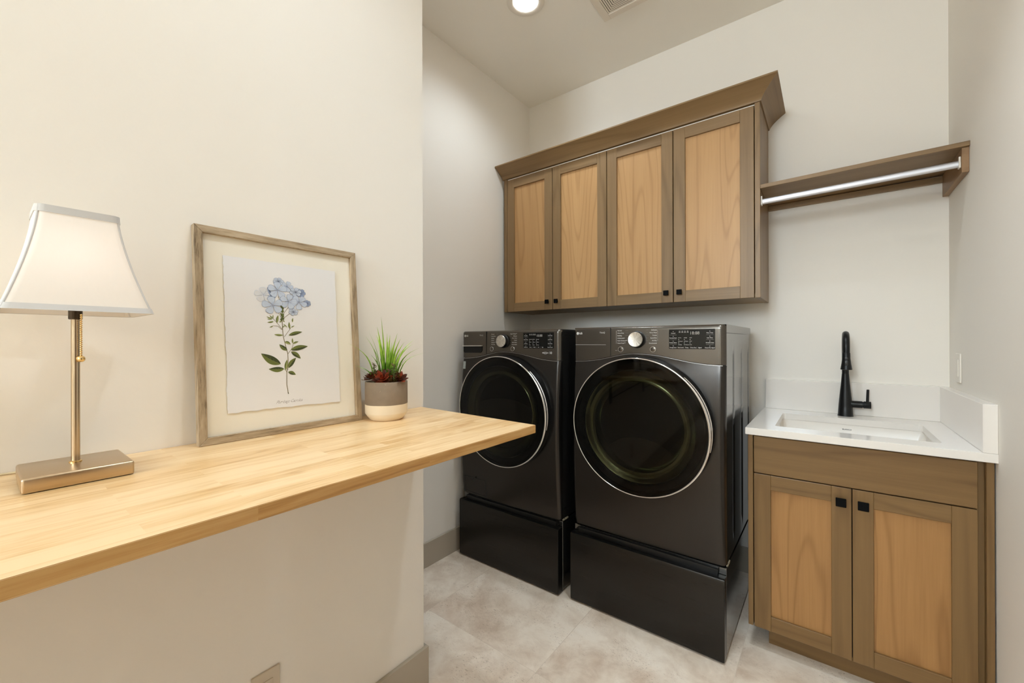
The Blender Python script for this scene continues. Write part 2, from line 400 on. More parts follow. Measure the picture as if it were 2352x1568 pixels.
# crown: concave cove, mitred at the right, dying into the wall at the left
b = new_bm(); prof = [(.004, UZ1-.0006)]
for i in range(0, 13):
    s = i/12; prof.append((.006+.069*s**1.5, UZ1+.067*s))
prof += [(.0775, UZ1+.0685), (.0775, UZ1+.0755), (.066, UZ1+.0765), (-.012, UZ1+.0765), (-.012, UZ1-.0006)]
rows = []
for off, z in prof:
    o2 = off
    lx = max(UX0-.010-max(off, 0)*.13, XL+.0006)
    rows.append([b.verts.new((lx, YB, z)), b.verts.new((lx, YC-o2, z)), b.verts.new((UX1+o2, YC-o2, z)), b.verts.new((UX1+o2, YB, z))])
for p, q in zip(rows, rows[1:]+rows[:1]):
    b.faces.new((p[1], p[2], q[2], q[1])).material_index = 0
    b.faces.new((p[2], p[3], q[3], q[2])).material_index = 1
b.faces.new([r[3] for r in rows]); b.faces.new([r[1] for r in rows])
CROWNY = m_wood('crown_side_wood', srgb(138, 111, 76), srgb(104, 79, 48), 'y', grain=.4, rings=5, tone=.5)
for v in list(b.verts):
    if not v.link_faces: b.verts.remove(v)
obj('crown_moulding', b, [CROWN, CROWNY], up_, 30)

# hanging shelf with rod
sh = thing('hanging_shelf', 'brown wooden shelf with a chrome hanging rod above the sink', 'shelf', (.08, YB, 1.99))
def tz(x): return .007*(x+.25)/.67
b = new_bm(); x0, x1 = UX1+.0005, XR-.0005
hexa(b, [(x0, YC, 1.984), (x1, YC, 1.984+.007), (x1, YB, 1.991), (x0, YB, 1.984), (x0, YC, 2.0015), (x1, YC, 2.009), (x1, YB, 2.009), (x0, YB, 2.0015)])
bmesh.ops.bevel(b, geom=list(b.edges), offset=.001, segments=1, affect='EDGES'); obj('shelf_board', b, UFRX, sh)
b = new_bm(); box(b, x0, XR-.0205, YB-.0185, YB, 1.9585, 1.984, 0, .001, 1); obj('cleat', b, CROWN, sh)
b = new_bm(); box(b, XR-.02, XR-.0005, YC+.012, YB, 1.897, 1.9905, 0, .001, 1); obj('bracket', b, m_wood('bracket_wood', srgb(150, 118, 84), srgb(115, 84, 54), 'y', grain=.4), sh)
b = new_bm(); p = []
for i in range(24):
    a = 2*PI*i/24; p.append((2.266+.0068*math.cos(a), .0133*math.sin(a)))
prism(b, p, lambda y, z: (UX1+.004, y, 1.9275+z), lambda y, z: (XR-.0245, y, 1.936+z)); obj('rod', b, plain('rod_metal', (.62, .62, .65, 1), .5, 1), sh, 50)
for xa, xb, zc in ((UX1+.0004, UX1+.006, 1.9275), (XR-.026, XR-.0205, 1.936)):
    b = new_bm(); box(b, xa, xb, 2.254, 2.278, zc-.017, zc+.006, 0, .002)
    box(b, xa, xb, 2.257, 2.265, zc+.004, zc+.026, 0, .0015); obj('rod_socket', b, WHITEP, sh)

# base cabinet
YBF = 1.955
bc = thing('base_cabinet', 'two-door wooden base cabinet under the white sink counter', 'cabinet', (.08, 2.25, 0))
b = new_bm(); box(b, -.2655, -.2475, YBF, 2.56, .0943, .8855, 0, .001, 1); obj('side_panel', b, LFR, bc)
b = new_bm(); box(b, .398, .4155, YBF, 2.56, .0, .8855, 0, .001, 1); obj('side_panel', b, LFR, bc)
b = new_bm(); box(b, .3805, .398, YBF+.022, YBF+.04, .09, .8855, 0, .0008, 1); obj('filler_strip', b, LFR, bc)
b = new_bm(); box(b, -.2475, .3805, YBF+.024, YBF+.03, .094, .12); box(b, -.2475, .3805, YBF+.024, YBF+.03, .70, .745); box(b, -.2475, .3805, YBF+.024, YBF+.03, .86, .885)
box(b, .055, .08, YBF+.024, YBF+.03, .12, .7); box(b, -.2475, .398, YBF+.031, 2.56, .0945, .11); box(b, -.2475, .398, 2.55, 2.56, .11, .8855)
box(b, -.2475, -.232, YBF+.024, YBF+.03, .12, .86)
obj('carcass', b, plain('carcass_dark', (.02, .016, .012, 1), .7), bc)
b = new_bm(); box(b, -.2002, .398, 2.029, 2.045, 0, .094, 0, .0006, 1); box(b, -.2002, -.184, 2.045, 2.5, 0, .094); obj('toe_kick', b, LFRX, bc)
b = new_bm(); box(b, -.2443, .3797, YBF, YBF+.02, .7285, .8785, 0, .0014, 1); obj('drawer_front', b, LFRX, bc)
shaker_door(bc, -.2443, .0665, .0945, .7243, YBF, LFR, LFRX, LPANEL, (.036, .6735), ks=.031)
shaker_door(bc, .0693, .3797, .0945, .7243, YBF, LFR, LFRX, LPANEL, (.099, .6735), ks=.031)

# countertop, splashes, sink, faucet
CT, CB, CY = .914, .886, 1.9302
sx0, sx1, sy0, sy1 = -.1775, .313, 2.035, 2.4225
ct = thing('countertop', 'white quartz countertop with matching low backsplash around the sink', 'countertop', (.08, 2.25, CB))
b = new_bm()
def rr(x0, x1, y0, y1, r, n=5):
    P = []
    for cx, cy, a0 in ((x1-r, y0+r, -90), (x1-r, y1-r, 0), (x0+r, y1-r, 90), (x0+r, y0+r, 180)):
        for i in range(n+1):
            a = math.radians(a0+90*i/n); P.append((cx+r*math.cos(a), cy+r*math.sin(a)))
    return P
hole = rr(sx0, sx1, sy0, sy1, .012)
cor = [(XR-.0003, CY), (XR-.0003, YB-.0003), (-.272, YB-.0003), (-.272, CY)]
for z in (CT, CB):
    hv = [b.verts.new((x, y, z)) for x, y in hole]; cv = [b.verts.new((x, y, z)) for x, y in cor]
    for q in range(4):
        seg = hv[q*6:(q+1)*6]; b.faces.new([cv[q]]+seg[::-1]) if len(seg) > 1 else None
        nxt = hv[((q+1)*6) % 24]; b.faces.new([cv[q], cv[(q+1) % 4], nxt, seg[-1]][::-1])
    if z == CT: ht, ctv = hv, cv
    else:
        for A, B in ((ht, hv), (ctv, cv)):
            n = len(A)
            for i in range(n): b.faces.new((A[i], A[(i+1) % n], B[(i+1) % n], B[i]))
bmesh.ops.recalc_face_normals(b, faces=b.faces)
es = [e for e in b.edges if len(e.link_faces) == 2 and e.calc_face_angle(0) > 1.2 and all(v.co.y < CY+.001 or v.co.x < -.271 for v in e.verts)]
bmesh.ops.bevel(b, geom=es, offset=.0016, segments=2, affect='EDGES')
obj('counter_slab', b, QUARTZ, ct)
b = new_bm(); box(b, -.2645, XR-.0003, YB-.0197, YB-.0003, CT+.0002, 1.068, 0, .0012, 1); obj('backsplash', b, QUARTZ, ct)
b = new_bm(); box(b, XR-.0325, XR-.0003, CY+.002, YB-.02, CT+.0002, 1.068, 0, .0014, 1); obj('side_splash', b, QUARTZ, ct)
sk = thing('sink', 'rectangular white undermount sink set in the quartz counter', 'sink', (.07, 2.23, .70))
b = new_bm(); outer = rr(sx0-.02, sx1+.02, sy0-.02, sy1+.02, .02); inn = rr(sx0-.008, sx1+.012, sy0-.006, sy1+.001, .018); low = rr(sx0+.002, sx1-.002, sy0+.004, sy1-.010, .04)
loops = []
for P, z in ((outer, CB-.0006), (inn, CB-.0006), (low, .75), (rr(sx0+.03, sx1-.03, sy0+.03, sy1-.03, .04), .735)):
    loops.append([b.verts.new((x, y, z)) for x, y in P])
for A, B in zip(loops, loops[1:]):
    for i in range(24): b.faces.new((A[i], A[(i+1) % 24], B[(i+1) % 24], B[i]))
b.faces.new(loops[-1])
bot = [[b.verts.new((x, y, z)) for x, y in outer] for z in (CB-.012,)][0]
low2 = [b.verts.new((x, y, .722)) for x, y in rr(sx0-.01, sx1+.01, sy0-.01, sy1+.005, .04)]
for A, B in ((loops[0], bot), (bot, low2)):
    for i in range(24): b.faces.new((A[i], A[(i+1) % 24], B[(i+1) % 24], B[i]))
b.faces.new(low2)
obj('basin', b, SINKM, sk, 50)
b = new_bm(); lathe(b, [(.045, .7352), (.043, .7375), (.03, .737), (.028, .7352)], (.07, 2.25, 0), seg=32); obj('drain', b, CHROMES, sk, 40)
b = new_bm(); yt = lambda z: sy1+.001-.011*(CB-z)/(CB-.75)-.0006
text_into(b, 'BLANCO', .0075, lambda x, y, z: (.0675+x, yt(.8637+y), .8637+y), spacing=1.15, offset=.0002)
obj('maker_mark', b, plain('mark_grey', (.05, .05, .05, 1), .5), sk)

fx, fy = .0648, 2.5102
fa = thing('faucet', 'tall matte black pull-down faucet behind the white sink', 'faucet', (fx, fy, CT))
b = new_bm(); lathe(b, [(.0300, CT), (.0300, CT+.003), (.0288, CT+.0045), (.0262, CT+.05), (.0212, CT+.11), (.0165, CT+.16), (.0140, 1.108), (.0137, 1.113)], (fx, fy, 0), seg=40); obj('body', b, BLACKM, fa, 40)
b = new_bm(); pts = [(fx, fy, 1.105), (fx, fy, 1.16), (fx, fy, 1.21)]
for i in range(0, 17):
    a = PI*i/16; pts.append((fx, fy-.064+.064*math.cos(a), 1.2365+.064*math.sin(a)))
pts.append((fx, fy-.128, 1.214)); tube(b, pts, .0132, 20); obj('spout', b, BLACKM, fa, 40)
b = new_bm(); hy = fy-.1285
lathe(b, [(.0136, 1.2155), (.0146, 1.214), (.0150, 1.19), (.0175, 1.165), (.0208, 1.144), (.0213, 1.1405), (.0195, 1.139), (.012, 1.1385)], (fx, hy, 0), seg=32)
sp = obj('spray_head', b, BLACKM, fa, 40)
b = new_bm(); box(b, fx-.0062, fx+.0062, hy-.0205, hy-.012, 1.1585, 1.181, 0, .003); box(b, fx-.006, fx+.006, hy-.0175, hy-.012, 1.185, 1.195, 0, .002); obj('spray_button', b, plain('soft_black', (.03, .03, .03, 1), .35), sp, 40)
b = new_bm(); lathe(b, [(.0160, .012), (.0160, .061), (.0140, .062), (.0140, .0655), (.0163, .0665), (.0163, .0905), (.0155, .0915)], (fx, fy, .9715), 'x', 28)
hd = obj('handle', b, BLACKM, fa, 40)
b = new_bm(); tube(b, [(fx+.079, fy, .983), (fx+.081, fy, 1.042), (fx+.081, fy, 1.0435)], [.0056, .0052, .0035], 14); obj('lever', b, BLACKM, hd, 40)

# wall switch on the right wall
sw = thing('light_switch', 'white rocker switch plate on the right wall above the sink counter', 'switch', (XR, 2.41, 1.10))
b = new_bm(); box(b, XR-.006, XR-.0002, 2.372, 2.443, 1.1005, 1.216, 0, .002); obj('switch_plate', b, WHITEP, sw)
b = new_bm(); box(b, XR-.0082, XR-.0055, 2.391, 2.424, 1.124, 1.192, 0, .001); obj('rocker', b, WHITEP, sw)

# outlet on the desk wall
ol = thing('wall_outlet', 'white electrical outlet low on the wall under the desk', 'outlet', (XD, .465, .28))
b = new_bm(); box(b, XD+.0002, XD+.006, .4345, .5045, .275, .3915, 0, .002); obj('outlet_plate', b, plain('outlet_plate', srgb(205, 192, 172), .4), ol)
b = new_bm(); box(b, XD+.0055, XD+.008, .453, .486, .299, .367, 0, .006, 3); obj('receptacle', b, plain('outlet_white', srgb(205, 192, 172), .35), ol)
for zc in (.315, .351):
    for yc in (.4625, .4745):
        b = new_bm(); box(b, XD+.0075, XD+.0083, yc, yc+.002, zc-.004, zc+.004); obj('outlet_slot', b, BLKPL, ol)

# ------------------------------------------------------------------ desk
DZ, DT = 1.0285, .0229
dk = thing('floating_desk', 'long butcher-block desk fixed to the left wall on black brackets', 'desk', (XD, 0, DZ-DT))
b = new_bm(); P = [(XD+.0005, -2.4), (-.6635, -2.4), (-.6635, -.1), (-.6685, .9815), (XD+.0005, 1.0035)]
prism(b, P, lambda x, y: (x, y, DZ), lambda x, y: (x, y, DZ-DT))
bmesh.ops.bevel(b, geom=list(b.edges), offset=.0012, segments=2, affect='EDGES')
bmesh.ops.recalc_face_normals(b, faces=b.faces)
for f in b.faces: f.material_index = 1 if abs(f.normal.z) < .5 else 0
obj('desk_top', b, [BUTCHER, BUTCHSHADE], dk)
for yb_ in (.86, .13, -.6, -1.3, -2.0):
    b = new_bm()
    box(b, XD+.0005, XD+.0065, yb_-.019, yb_+.019, .81, DZ-DT-.0002); box(b, XD+.0065, XD+.36, yb_-.019, yb_+.019, DZ-DT-.0062, DZ-DT-.0002)
    hexa(b, [(XD+.006, yb_-.006, .85), (XD+.006, yb_+.006, .85), (XD+.018, yb_+.006, .85), (XD+.018, yb_-.006, .85), (XD+.25, yb_-.006, DZ-DT-.005), (XD+.25, yb_+.006, DZ-DT-.005), (XD+.27, yb_+.006, DZ-DT-.005), (XD+.27, yb_-.006, DZ-DT-.005)])
    obj('bracket', b, BLACKM, dk)

# ------------------------------------------------------------------ table lamp
lx, ly = -1.0705, .1085
lp = thing('table_lamp', 'lit table lamp with a cream square bell shade and brushed metal base', 'lamp', (lx, ly, DZ))
b = new_bm(); box(b, -1.138, -1.003, .0415, .1755, DZ+.0002, DZ+.0252, 0, .004, 3); obj('base', b, BRASS, lp, 35)
b = new_bm(); lathe(b, [(.0086, DZ+.0252), (.0086, DZ+.027), (.0068, DZ+.0282)], (lx-.006, ly, 0), seg=28); obj('collar', b, GOLD, lp, 40)
px = lx-.006
b = new_bm(); lathe(b, [(.0059, DZ+.0262), (.0059, 1.312)], (px, ly, 0), seg=28); obj('pole', b, BRASSV, lp, 40)
b = new_bm(); lathe(b, [(.0085, 1.310), (.0093, 1.3115), (.0093, 1.345), (.0115, 1.352), (.0115, 1.372)], (px, ly, 0), seg=28); obj('socket', b, plain('dark_bronze', (.06, .045, .03, 1), .3, .8), lp, 40)
BULBM = NT('bulb_glow').set(color=(1, 1, 1, 1), emit=(1, .88, .82, 1), emits=BULB_LIGHT).m
b = new_bm(); lathe(b, [(.010, 1.372), (.018, 1.385), (.024, 1.40), (.025, 1.412), (.021, 1.425), (.012, 1.434), (.003, 1.437)], (px, ly, 0), seg=24); obj('bulb', b, BULBM, lp, 60)
# shade: square with rounded corners, flared
n = NT('shade_fabric'); nz = n.noise(n.coord((220, 220, 25)), 1, 4, .6)
colr = n.mix(n.math('MULTIPLY', nz, .25), (.93, .90, .86, 1), (.80, .77, .73, 1))
tr = n.node('ShaderNodeBsdfTranslucent'); df = n.node('ShaderNodeBsdfDiffuse'); mx = n.node('ShaderNodeMixShader')
n.link(colr, df.inputs[0]); tr.inputs[0].default_value = (.93, .88, .83, 1); mx.inputs[0].default_value = .38
n.link(df.outputs[0], mx.inputs[1]); n.link(tr.outputs[0], mx.inputs[2]); n.link(mx.outputs[0], n.out.inputs[0]); SHADE = n.m
n = NT('shade_band'); tr = n.node('ShaderNodeBsdfTranslucent'); df = n.node('ShaderNodeBsdfDiffuse'); mx = n.node('ShaderNodeMixShader')
df.inputs[0].default_value = (.74, .73, .72, 1); tr.inputs[0].default_value = (.5, .48, .46, 1); mx.inputs[0].default_value = .18
n.link(df.outputs[0], mx.inputs[1]); n.link(tr.outputs[0], mx.inputs[2]); n.link(mx.outputs[0], n.out.inputs[0]); BANDM = n.m
SZ0, SZ1 = 1.3215, 1.4955
def half(t): return .0905-(.0905-.0505)*(1-max(0, 1-t)**1.45)*1.0
def shade_ring(hw, r, z, nn=5):
    return [(lx+x, ly+y, z) for x, y in rr(-hw, hw, -hw, hw, r, nn)]
def shade_wall(bm, z0, z1, out, steps, thick=.0008):
    L1, L2 = [], []
    for i in range(steps+1):
        z = z0+(z1-z0)*i/steps; h = half((z-SZ0)/(SZ1-SZ0))
        L1.append([bm.verts.new(p) for p in shade_ring(h+out, .012, z)]); L2.append([bm.verts.new(p) for p in shade_ring(h+out-thick, .0115, z)])
    for L in (L1, L2):
        for A, B in zip(L, L[1:]):
            for i in range(len(A)): bm.faces.new((A[i], A[(i+1) % len(A)], B[(i+1) % len(A)], B[i]))
    for k in (0, -1):
        A, B = L1[k], L2[k]
        for i in range(len(A)): bm.faces.new((A[i], A[(i+1) % len(A)], B[(i+1) % len(A)], B[i]))
b = new_bm(); L = []
for i in range(15):
    z = SZ0+(SZ1-SZ0)*i/14; L.append([b.verts.new(p) for p in shade_ring(half(i/14), .012, z)])
for A, B in zip(L, L[1:]):
    for i in range(len(A)): b.faces.new((A[i], A[(i+1) % len(A)], B[(i+1) % len(A)], B[i]))
shd = obj('shade', b, SHADE, lp, 60)
b = new_bm(); shade_wall(b, SZ0-.001, SZ0+.0085, .0012, 2); obj('bottom_band', b, BANDM, shd, 60)
b = new_bm(); shade_wall(b, SZ1-.0115, SZ1+.0008, .0012, 2); obj('top_band', b, BANDM, shd, 60)
for i in range(4):
    b = new_bm(); pts = []
    for k in range(15):
        z = SZ0+(SZ1-SZ0)*k/14; h = half(k/14)-.0034; q = (h*(1, -1, -1, 1)[i], h*(1, 1, -1, -1)[i]); pts.append((lx+q[0], ly+q[1], z))
    tube(b, pts, .0018, 8); obj('corner_piping', b, BANDM, shd, 60)
b = new_bm()
for s_ in ((1, 0), (-1, 0), (0, 1), (0, -1)):
    tube(b, [(px, ly, 1.468), (lx+s_[0]*.0505, ly+s_[1]*.0505, SZ1-.006)], .0012, 6)
lathe(b, [(.008, 1.462), (.008, 1.474)], (px, ly, 0), seg=12); obj('harp', b, GOLD, lp, 60)
cx_, cy_ = px+.0095, ly+.006
b = new_bm(); z = 1.318
while z > 1.2455:
    lathe(b, [(.0008, .0018), (.0020, .0008), (.0020, -.0008), (.0008, -.0018)], (cx_, cy_, z), seg=8); z -= .0038
pc = obj('pull_chain', b, GOLD, lp, 60)
b = new_bm(); bmesh.ops.create_uvsphere(b, u_segments=20, v_segments=12, radius=.0058, matrix=Matrix.Translation((cx_, cy_, 1.239))); obj('pull_knob', b, GOLD, pc, 80)
b = new_bm(); tube(b, [(-1.136, .075, DZ+.004), (-1.16, .07, DZ+.003), (-1.178, .05, DZ+.0028), (-1.186, .0, DZ+.0028), (-1.188, -.1, DZ+.0028), (-1.187, -.35, DZ+.0028)], .0022, 8)
obj('power_cord', b, plain('clear_cord', (.55, .45, .28, 1), .3), lp, 60)

# ------------------------------------------------------------------ framed botanical print
P0 = Vector((-1.14, .309, DZ+.0004)); FA = Vector((0, 1, 0)); FB = Vector((-.037, 0, .5196)).normalized(); FN = FA.cross(FB)
if FN.x < 0: FN = -FN
def fp(a, b_, c): return P0 + FA*a + FB*b_ + FN*c
FW, FH, RW = .416, .5205, .0178
n = NT('weathered_wood'); v = n.coord((1, 1, 1)); 
va = n.coord((160, 160, 14)); st = n.noise(va, 1, 4, .65); pt = n.noise(n.coord((30, 30, 5)), 1, 4, .6, .4)
c = n.ramp(n.math('ADD', n.math('MULTIPLY', st, .55), n.math('MULTIPLY', pt, .45)), [(.34, srgb(104, 86, 62)), (.45, srgb(158, 138, 110)), (.58, srgb(182, 162, 134)), (.74, srgb(206, 190, 164))])
n.set(color=c, rough=.6); n.bump(st, .15, .001); FRV = n.m
n = NT('weathered_wood_rail'); st = n.noise(n.coord((160, 14, 160)), 1, 4, .65); pt = n.noise(n.coord((30, 5, 30)), 1, 4, .6, .4)
c = n.ramp(n.math('ADD', n.math('MULTIPLY', st, .55), n.math('MULTIPLY', pt, .45)), [(.34, srgb(104, 86, 62)), (.45, srgb(158, 138, 110)), (.58, srgb(182, 162, 134)), (.74, srgb(206, 190, 164))])
n.set(color=c, rough=.6); n.bump(st, .15, .001); FRH = n.m
pf = thing('framed_print', 'botanical print in a weathered wood frame leaning on the wall', 'picture', tuple(P0+FA*.2))
def fhex(bm, q, c0, c1, mat=0): hexa(bm, [fp(a, b_, c0) for a, b_ in q]+[fp(a, b_, c1) for a, b_ in q], mat)
b = new_bm()
for q, m_ in (([(0, 0), (RW, RW), (RW, FH-RW), (0, FH)], 0), ([(FW, 0), (FW, FH), (FW-RW, FH-RW), (FW-RW, RW)], 0), ([(0, 0), (FW, 0), (FW-RW, RW), (RW, RW)], 1), ([(0, FH), (RW, FH-RW), (FW-RW, FH-RW), (FW, FH)], 1)):
    fhex(b, q, -.018, 0, m_)
bmesh.ops.bevel(b, geom=list(b.edges), offset=.0009, segments=1, affect='EDGES')
obj('frame', b, [FRV, FRH], pf)
b = new_bm(); fhex(b, [(RW-.004, RW-.004), (FW-RW+.004, RW-.004), (FW-RW+.004, FH-RW+.004), (RW-.004, FH-RW+.004)], -.015, -.0095); obj('mat_board', b, plain('mat_cream', srgb(234, 228, 214), .8), pf)
# deckle-edged paper floating on the mat
rnd = random.Random(4); b = new_bm(); poly = []
C4 = [(.0612, .0686), (.3500, .0640), (.3487, .4537), (.0600, .4553)]
for i in range(4):
    (a0, b0), (a1, b1) = C4[i], C4[(i+1) % 4]; N = 60 if i % 2 == 0 else 80
    amp = (.0011, .0006, .0004, .0011)[i]; o_ = 0
    for k in range(N):
        t_ = k/N; o_ = o_*.7+rnd.uniform(-amp, amp); poly.append((a0+(a1-a0)*t_+(o_ if i % 2 else 0), b0+(b1-b0)*t_+(0 if i % 2 else o_)))
prism(b, poly, lambda a, c_: fp(a, c_, -.0078), lambda a, c_: fp(a, c_, -.0066)); pap = obj('deckled_paper', b, plain('art_paper', srgb(228, 227, 228), .85), pf)
FL = [(183.5, 381.1, 22.2), (170.4, 339.0, 23.9), (211.0, 351.7, 20.8), (239.2, 351.5, 20.3), (148.7, 365.6, 20.0), (208.3, 393.1, 14.9), (230.8, 379.7, 14.6), (244.9, 378.6, 12.0), (186.5, 404.8, 12.2), (223.1, 324.0, 11.6), (261.9, 350.7, 9.3), (170.1, 364.8, 8.6)]
LV = [(185.9, 182.0, 138.4, 211.5, 4.6), (194.3, 168.9, 155.3, 170.3, 3.0), (197.5, 165.3, 202.9, 194.1, 1.7), (204.3, 170.7, 226.1, 198.0, 2.7), (204.0, 160.3, 224.1, 151.3, 2.1), (212.7, 219.5, 259.9, 228.9, 3.0), (213.7, 214.8, 238.8, 195.2, 2.6), (203.7, 218.5, 183.7, 235.0, 2.3), (197.8, 241.9, 213.2, 234.8, 1.7), (219.0, 237.2, 218.4, 252.1, 0.9), (219.0, 236.4, 234.2, 242.6, 1.1), (208.4, 259.5, 245.7, 269.6, 2.1), (193.9, 259.8, 171.2, 261.4, 1.2), (212.4, 277.3, 210.7, 296.1, 1.2), (215.9, 280.9, 224.8, 285.9, 0.6), (219.8, 295.2, 221.4, 307.7, 0.8), (179.7, 292.6, 183.6, 313.6, 1.4), (171.2, 295.8, 155.7, 292.9, 0.9), (168.2, 302.5, 154.0, 308.7, 0.6), (168.2, 302.5, 155.5, 302.0, 0.6), (169.3, 303.7, 162.1, 312.6, 0.6), (170.3, 303.8, 170.6, 313.7, 0.6), (169.7, 284.3, 160.7, 279.9, 0.6), (196.0, 289.7, 205.7, 280.6, 0.6), (193.5, 280.3, 199.2, 285.1, 0.6), (191.9, 298.9, 185.1, 294.0, 0.7), (194.1, 299.0, 199.5, 295.7, 0.7)]
ST = [[(202.1, 104.8), (199.5, 126.9), (200.6, 159.3), (205.0, 191.6), (204.5, 210.3), (199.6, 231.4), (194.8, 254.7), (193.3, 275.6), (192.9, 296.6), (192.5, 317.6)], [(201.7, 159.2), (194.3, 168.9)], [(203.0, 165.0), (204.3, 170.7)], [(204.4, 208.0), (216.3, 224.2), (220.1, 237.1)], [(197.1, 254.7), (212.3, 276.1), (214.8, 280.9)], [(193.3, 274.5), (179.7, 292.6), (170.3, 303.8)], [(191.1, 274.4), (182.6, 283.5), (169.8, 284.7)], [(194.2, 303.7), (216.1, 321.2)], [(191.0, 305.9), (181.8, 326.3), (171.4, 337.2)], [(193.1, 336.3), (185.2, 363.8)], [(195.3, 336.5), (207.1, 356.2)], [(196.9, 317.8), (211.0, 337.5), (234.4, 348.7)]]
ART = [plain('ink_pale_blue', srgb(192, 202, 218), .85), plain('ink_mid_blue', srgb(146, 160, 188), .85), plain('ink_dark_blue', srgb(92, 102, 124), .85), plain('ink_ghost', srgb(212, 212, 214), .85),
       plain('ink_leaf', srgb(104, 112, 52), .85), plain('ink_leaf_dark', srgb(62, 70, 34), .85), plain('ink_leaf_light', srgb(150, 156, 98), .85), plain('ink_stem', srgb(112, 100, 62), .85), plain('ink_plum', srgb(96, 80, 96), .85)]
b = new_bm(); CC = [-.0063]
def face(pts, mat, c=None):
    CC[0] += .0000012; c = CC[0]
    try: b.faces.new([b.verts.new(fp(x/1000, y/1000, c)) for x, y in pts]).material_index = mat
    except ValueError: pass
def stroke(pts, w0, w1, mat):
    for i in range(len(pts)-1):
        (xa, ya), (xb, yb) = pts[i], pts[i+1]; L_ = math.hypot(xb-xa, yb-ya) or 1; nx, ny = -(yb-ya)/L_, (xb-xa)/L_
        wa = w0+(w1-w0)*i/(len(pts)-1); wb = w0+(w1-w0)*(i+1)/(len(pts)-1)
        face([(xa+nx*wa, ya+ny*wa), (xb+nx*wb, yb+ny*wb), (xb-nx*wb, yb-ny*wb), (xa-nx*wa, ya-ny*wa)], mat)
def leaf(x0, y0, x1, y1, w_, m1, m2, m3):
    dx_, dy_ = x1-x0, y1-y0; L_ = math.hypot(dx_, dy_); nx, ny = -dy_/L_, dx_/L_; up_s, dn_s, mid = [], [], []
    for i in range(13):
        t_ = i/12; hw = w_*2.3*math.sin(PI*t_**.85)**.9 if 0 < t_ < 1 else 0; bow = w_*.5*math.sin(PI*t_)
        mx_, my_ = x0+dx_*t_+nx*bow, y0+dy_*t_+ny*bow; mid.append((mx_, my_)); up_s.append((mx_+nx*hw, my_+ny*hw)); dn_s.append((mx_-nx*hw, my_-ny*hw))
    face(up_s+mid[::-1][1:-1], m1); face(dn_s+mid[::-1][1:-1], m2)
    if w_ > 1.5:
        stroke(mid, .28, .12, m3)
        for i in range(2, 11, 2):
            stroke([mid[i], ((mid[i+1][0]*.4+up_s[i+1][0]*.6), (mid[i+1][1]*.4+up_s[i+1][1]*.6))], .14, .06, 5)
            stroke([mid[i], ((mid[i+1][0]*.4+dn_s[i+1][0]*.6), (mid[i+1][1]*.4+dn_s[i+1][1]*.6))], .14, .06, 6)
for s_ in ST[1:]: stroke(s_, .55, .5, 7)
stroke(ST[0], .8, .8, 7); stroke(ST[0][:1]+[(203.2, 101.5)], 1.1, 1.0, 5)
for q in LV: leaf(*q, 4, 5 if q[4] > 2 else 6, 6)
for i in range(30):
    t_ = rnd.random(); x = 193.5+rnd.uniform(-2.4, 2.4); y = 299+40*t_; leaf(x*.5+97, y-2, x+(x-193.5)*1.2, y+4.5, .75, 5, 4, 5)
def flower(cx2, cy2, R_, mats, rot, np_=5, sq=.88, face_=True):
    R_ *= 1.12
    for k in range(np_):
        a = rot+2*PI*k/np_; P_ = []
        ax, ay = math.cos(a), math.sin(a)*sq; tx, ty = -math.sin(a), math.cos(a)*sq
        for t_, w_ in ((.06, .03), (.3, .17), (.55, .32), (.8, .37), (.95, .27), (1.0, .10)): P_.append((t_, w_))
        pts = [(cx2+R_*(ax*t_+tx*w_), cy2+R_*(ay*t_+ty*w_)) for t_, w_ in P_]+[(cx2+R_*(ax*t_-tx*w_), cy2+R_*(ay*t_-ty*w_)) for t_, w_ in P_[::-1]]
        face([(x, y) for x, y in pts], mats[1]); ctr = (cx2+R_*ax*.62, cy2+R_*ay*.62)
        face([(ctr[0]+(x-ctr[0])*.90, ctr[1]+(y-ctr[1])*.90) for x, y in pts], mats[0])
        stroke([(cx2+R_*ax*.05, cy2+R_*ay*.05), (cx2+R_*ax*.8, cy2+R_*ay*.8)], .32, .08, mats[1])
        for s2 in (-.16, .16): stroke([(cx2+R_*ax*.15, cy2+R_*ay*.15), (cx2+R_*(ax*.7+tx*s2), cy2+R_*(ay*.7+ty*s2))], .16, .05, mats[1])
    face([(cx2+.9*math.cos(j), cy2+.9*math.sin(j)) for j in range(6)], mats[2])
for (x, y, R_), rot in zip([FL[11], FL[7]], (.3, 1)): flower(x, y, R_, (1, 2, 2), rot, 6)
flower(*FL[4], (3, 0, 1), .4); flower(*FL[5], (0, 1, 2), 1.2)
for i, rot in ((8, .2), (6, 1.3), (9, 2.4)): flower(*FL[i], (0, 2, 8), rot, 6, .75)
leaf(170, 362, 158, 386, 1.6, 1, 2, 2); leaf(166, 372, 172, 358, 2.0, 1, 2, 2)
flower(*FL[10], (1, 2, 8), .7, 6)
for i, rot in ((0, 1.57), (3, .9), (2, 1.35), (1, 1.75)): flower(*FL[i], (0, 1, 2), rot)
obj('flower_print', b, ART, pap)
b = new_bm(); text_into(b, 'Plumbago Caerulea', .0118, lambda x, y, z: fp(.2048+x*.86, .0815+y, -.00655), shear=.55, spacing=.86, offset=-.00022)
obj('script_caption', b, plain('ink_caption', srgb(110, 98, 92), .85), pap)

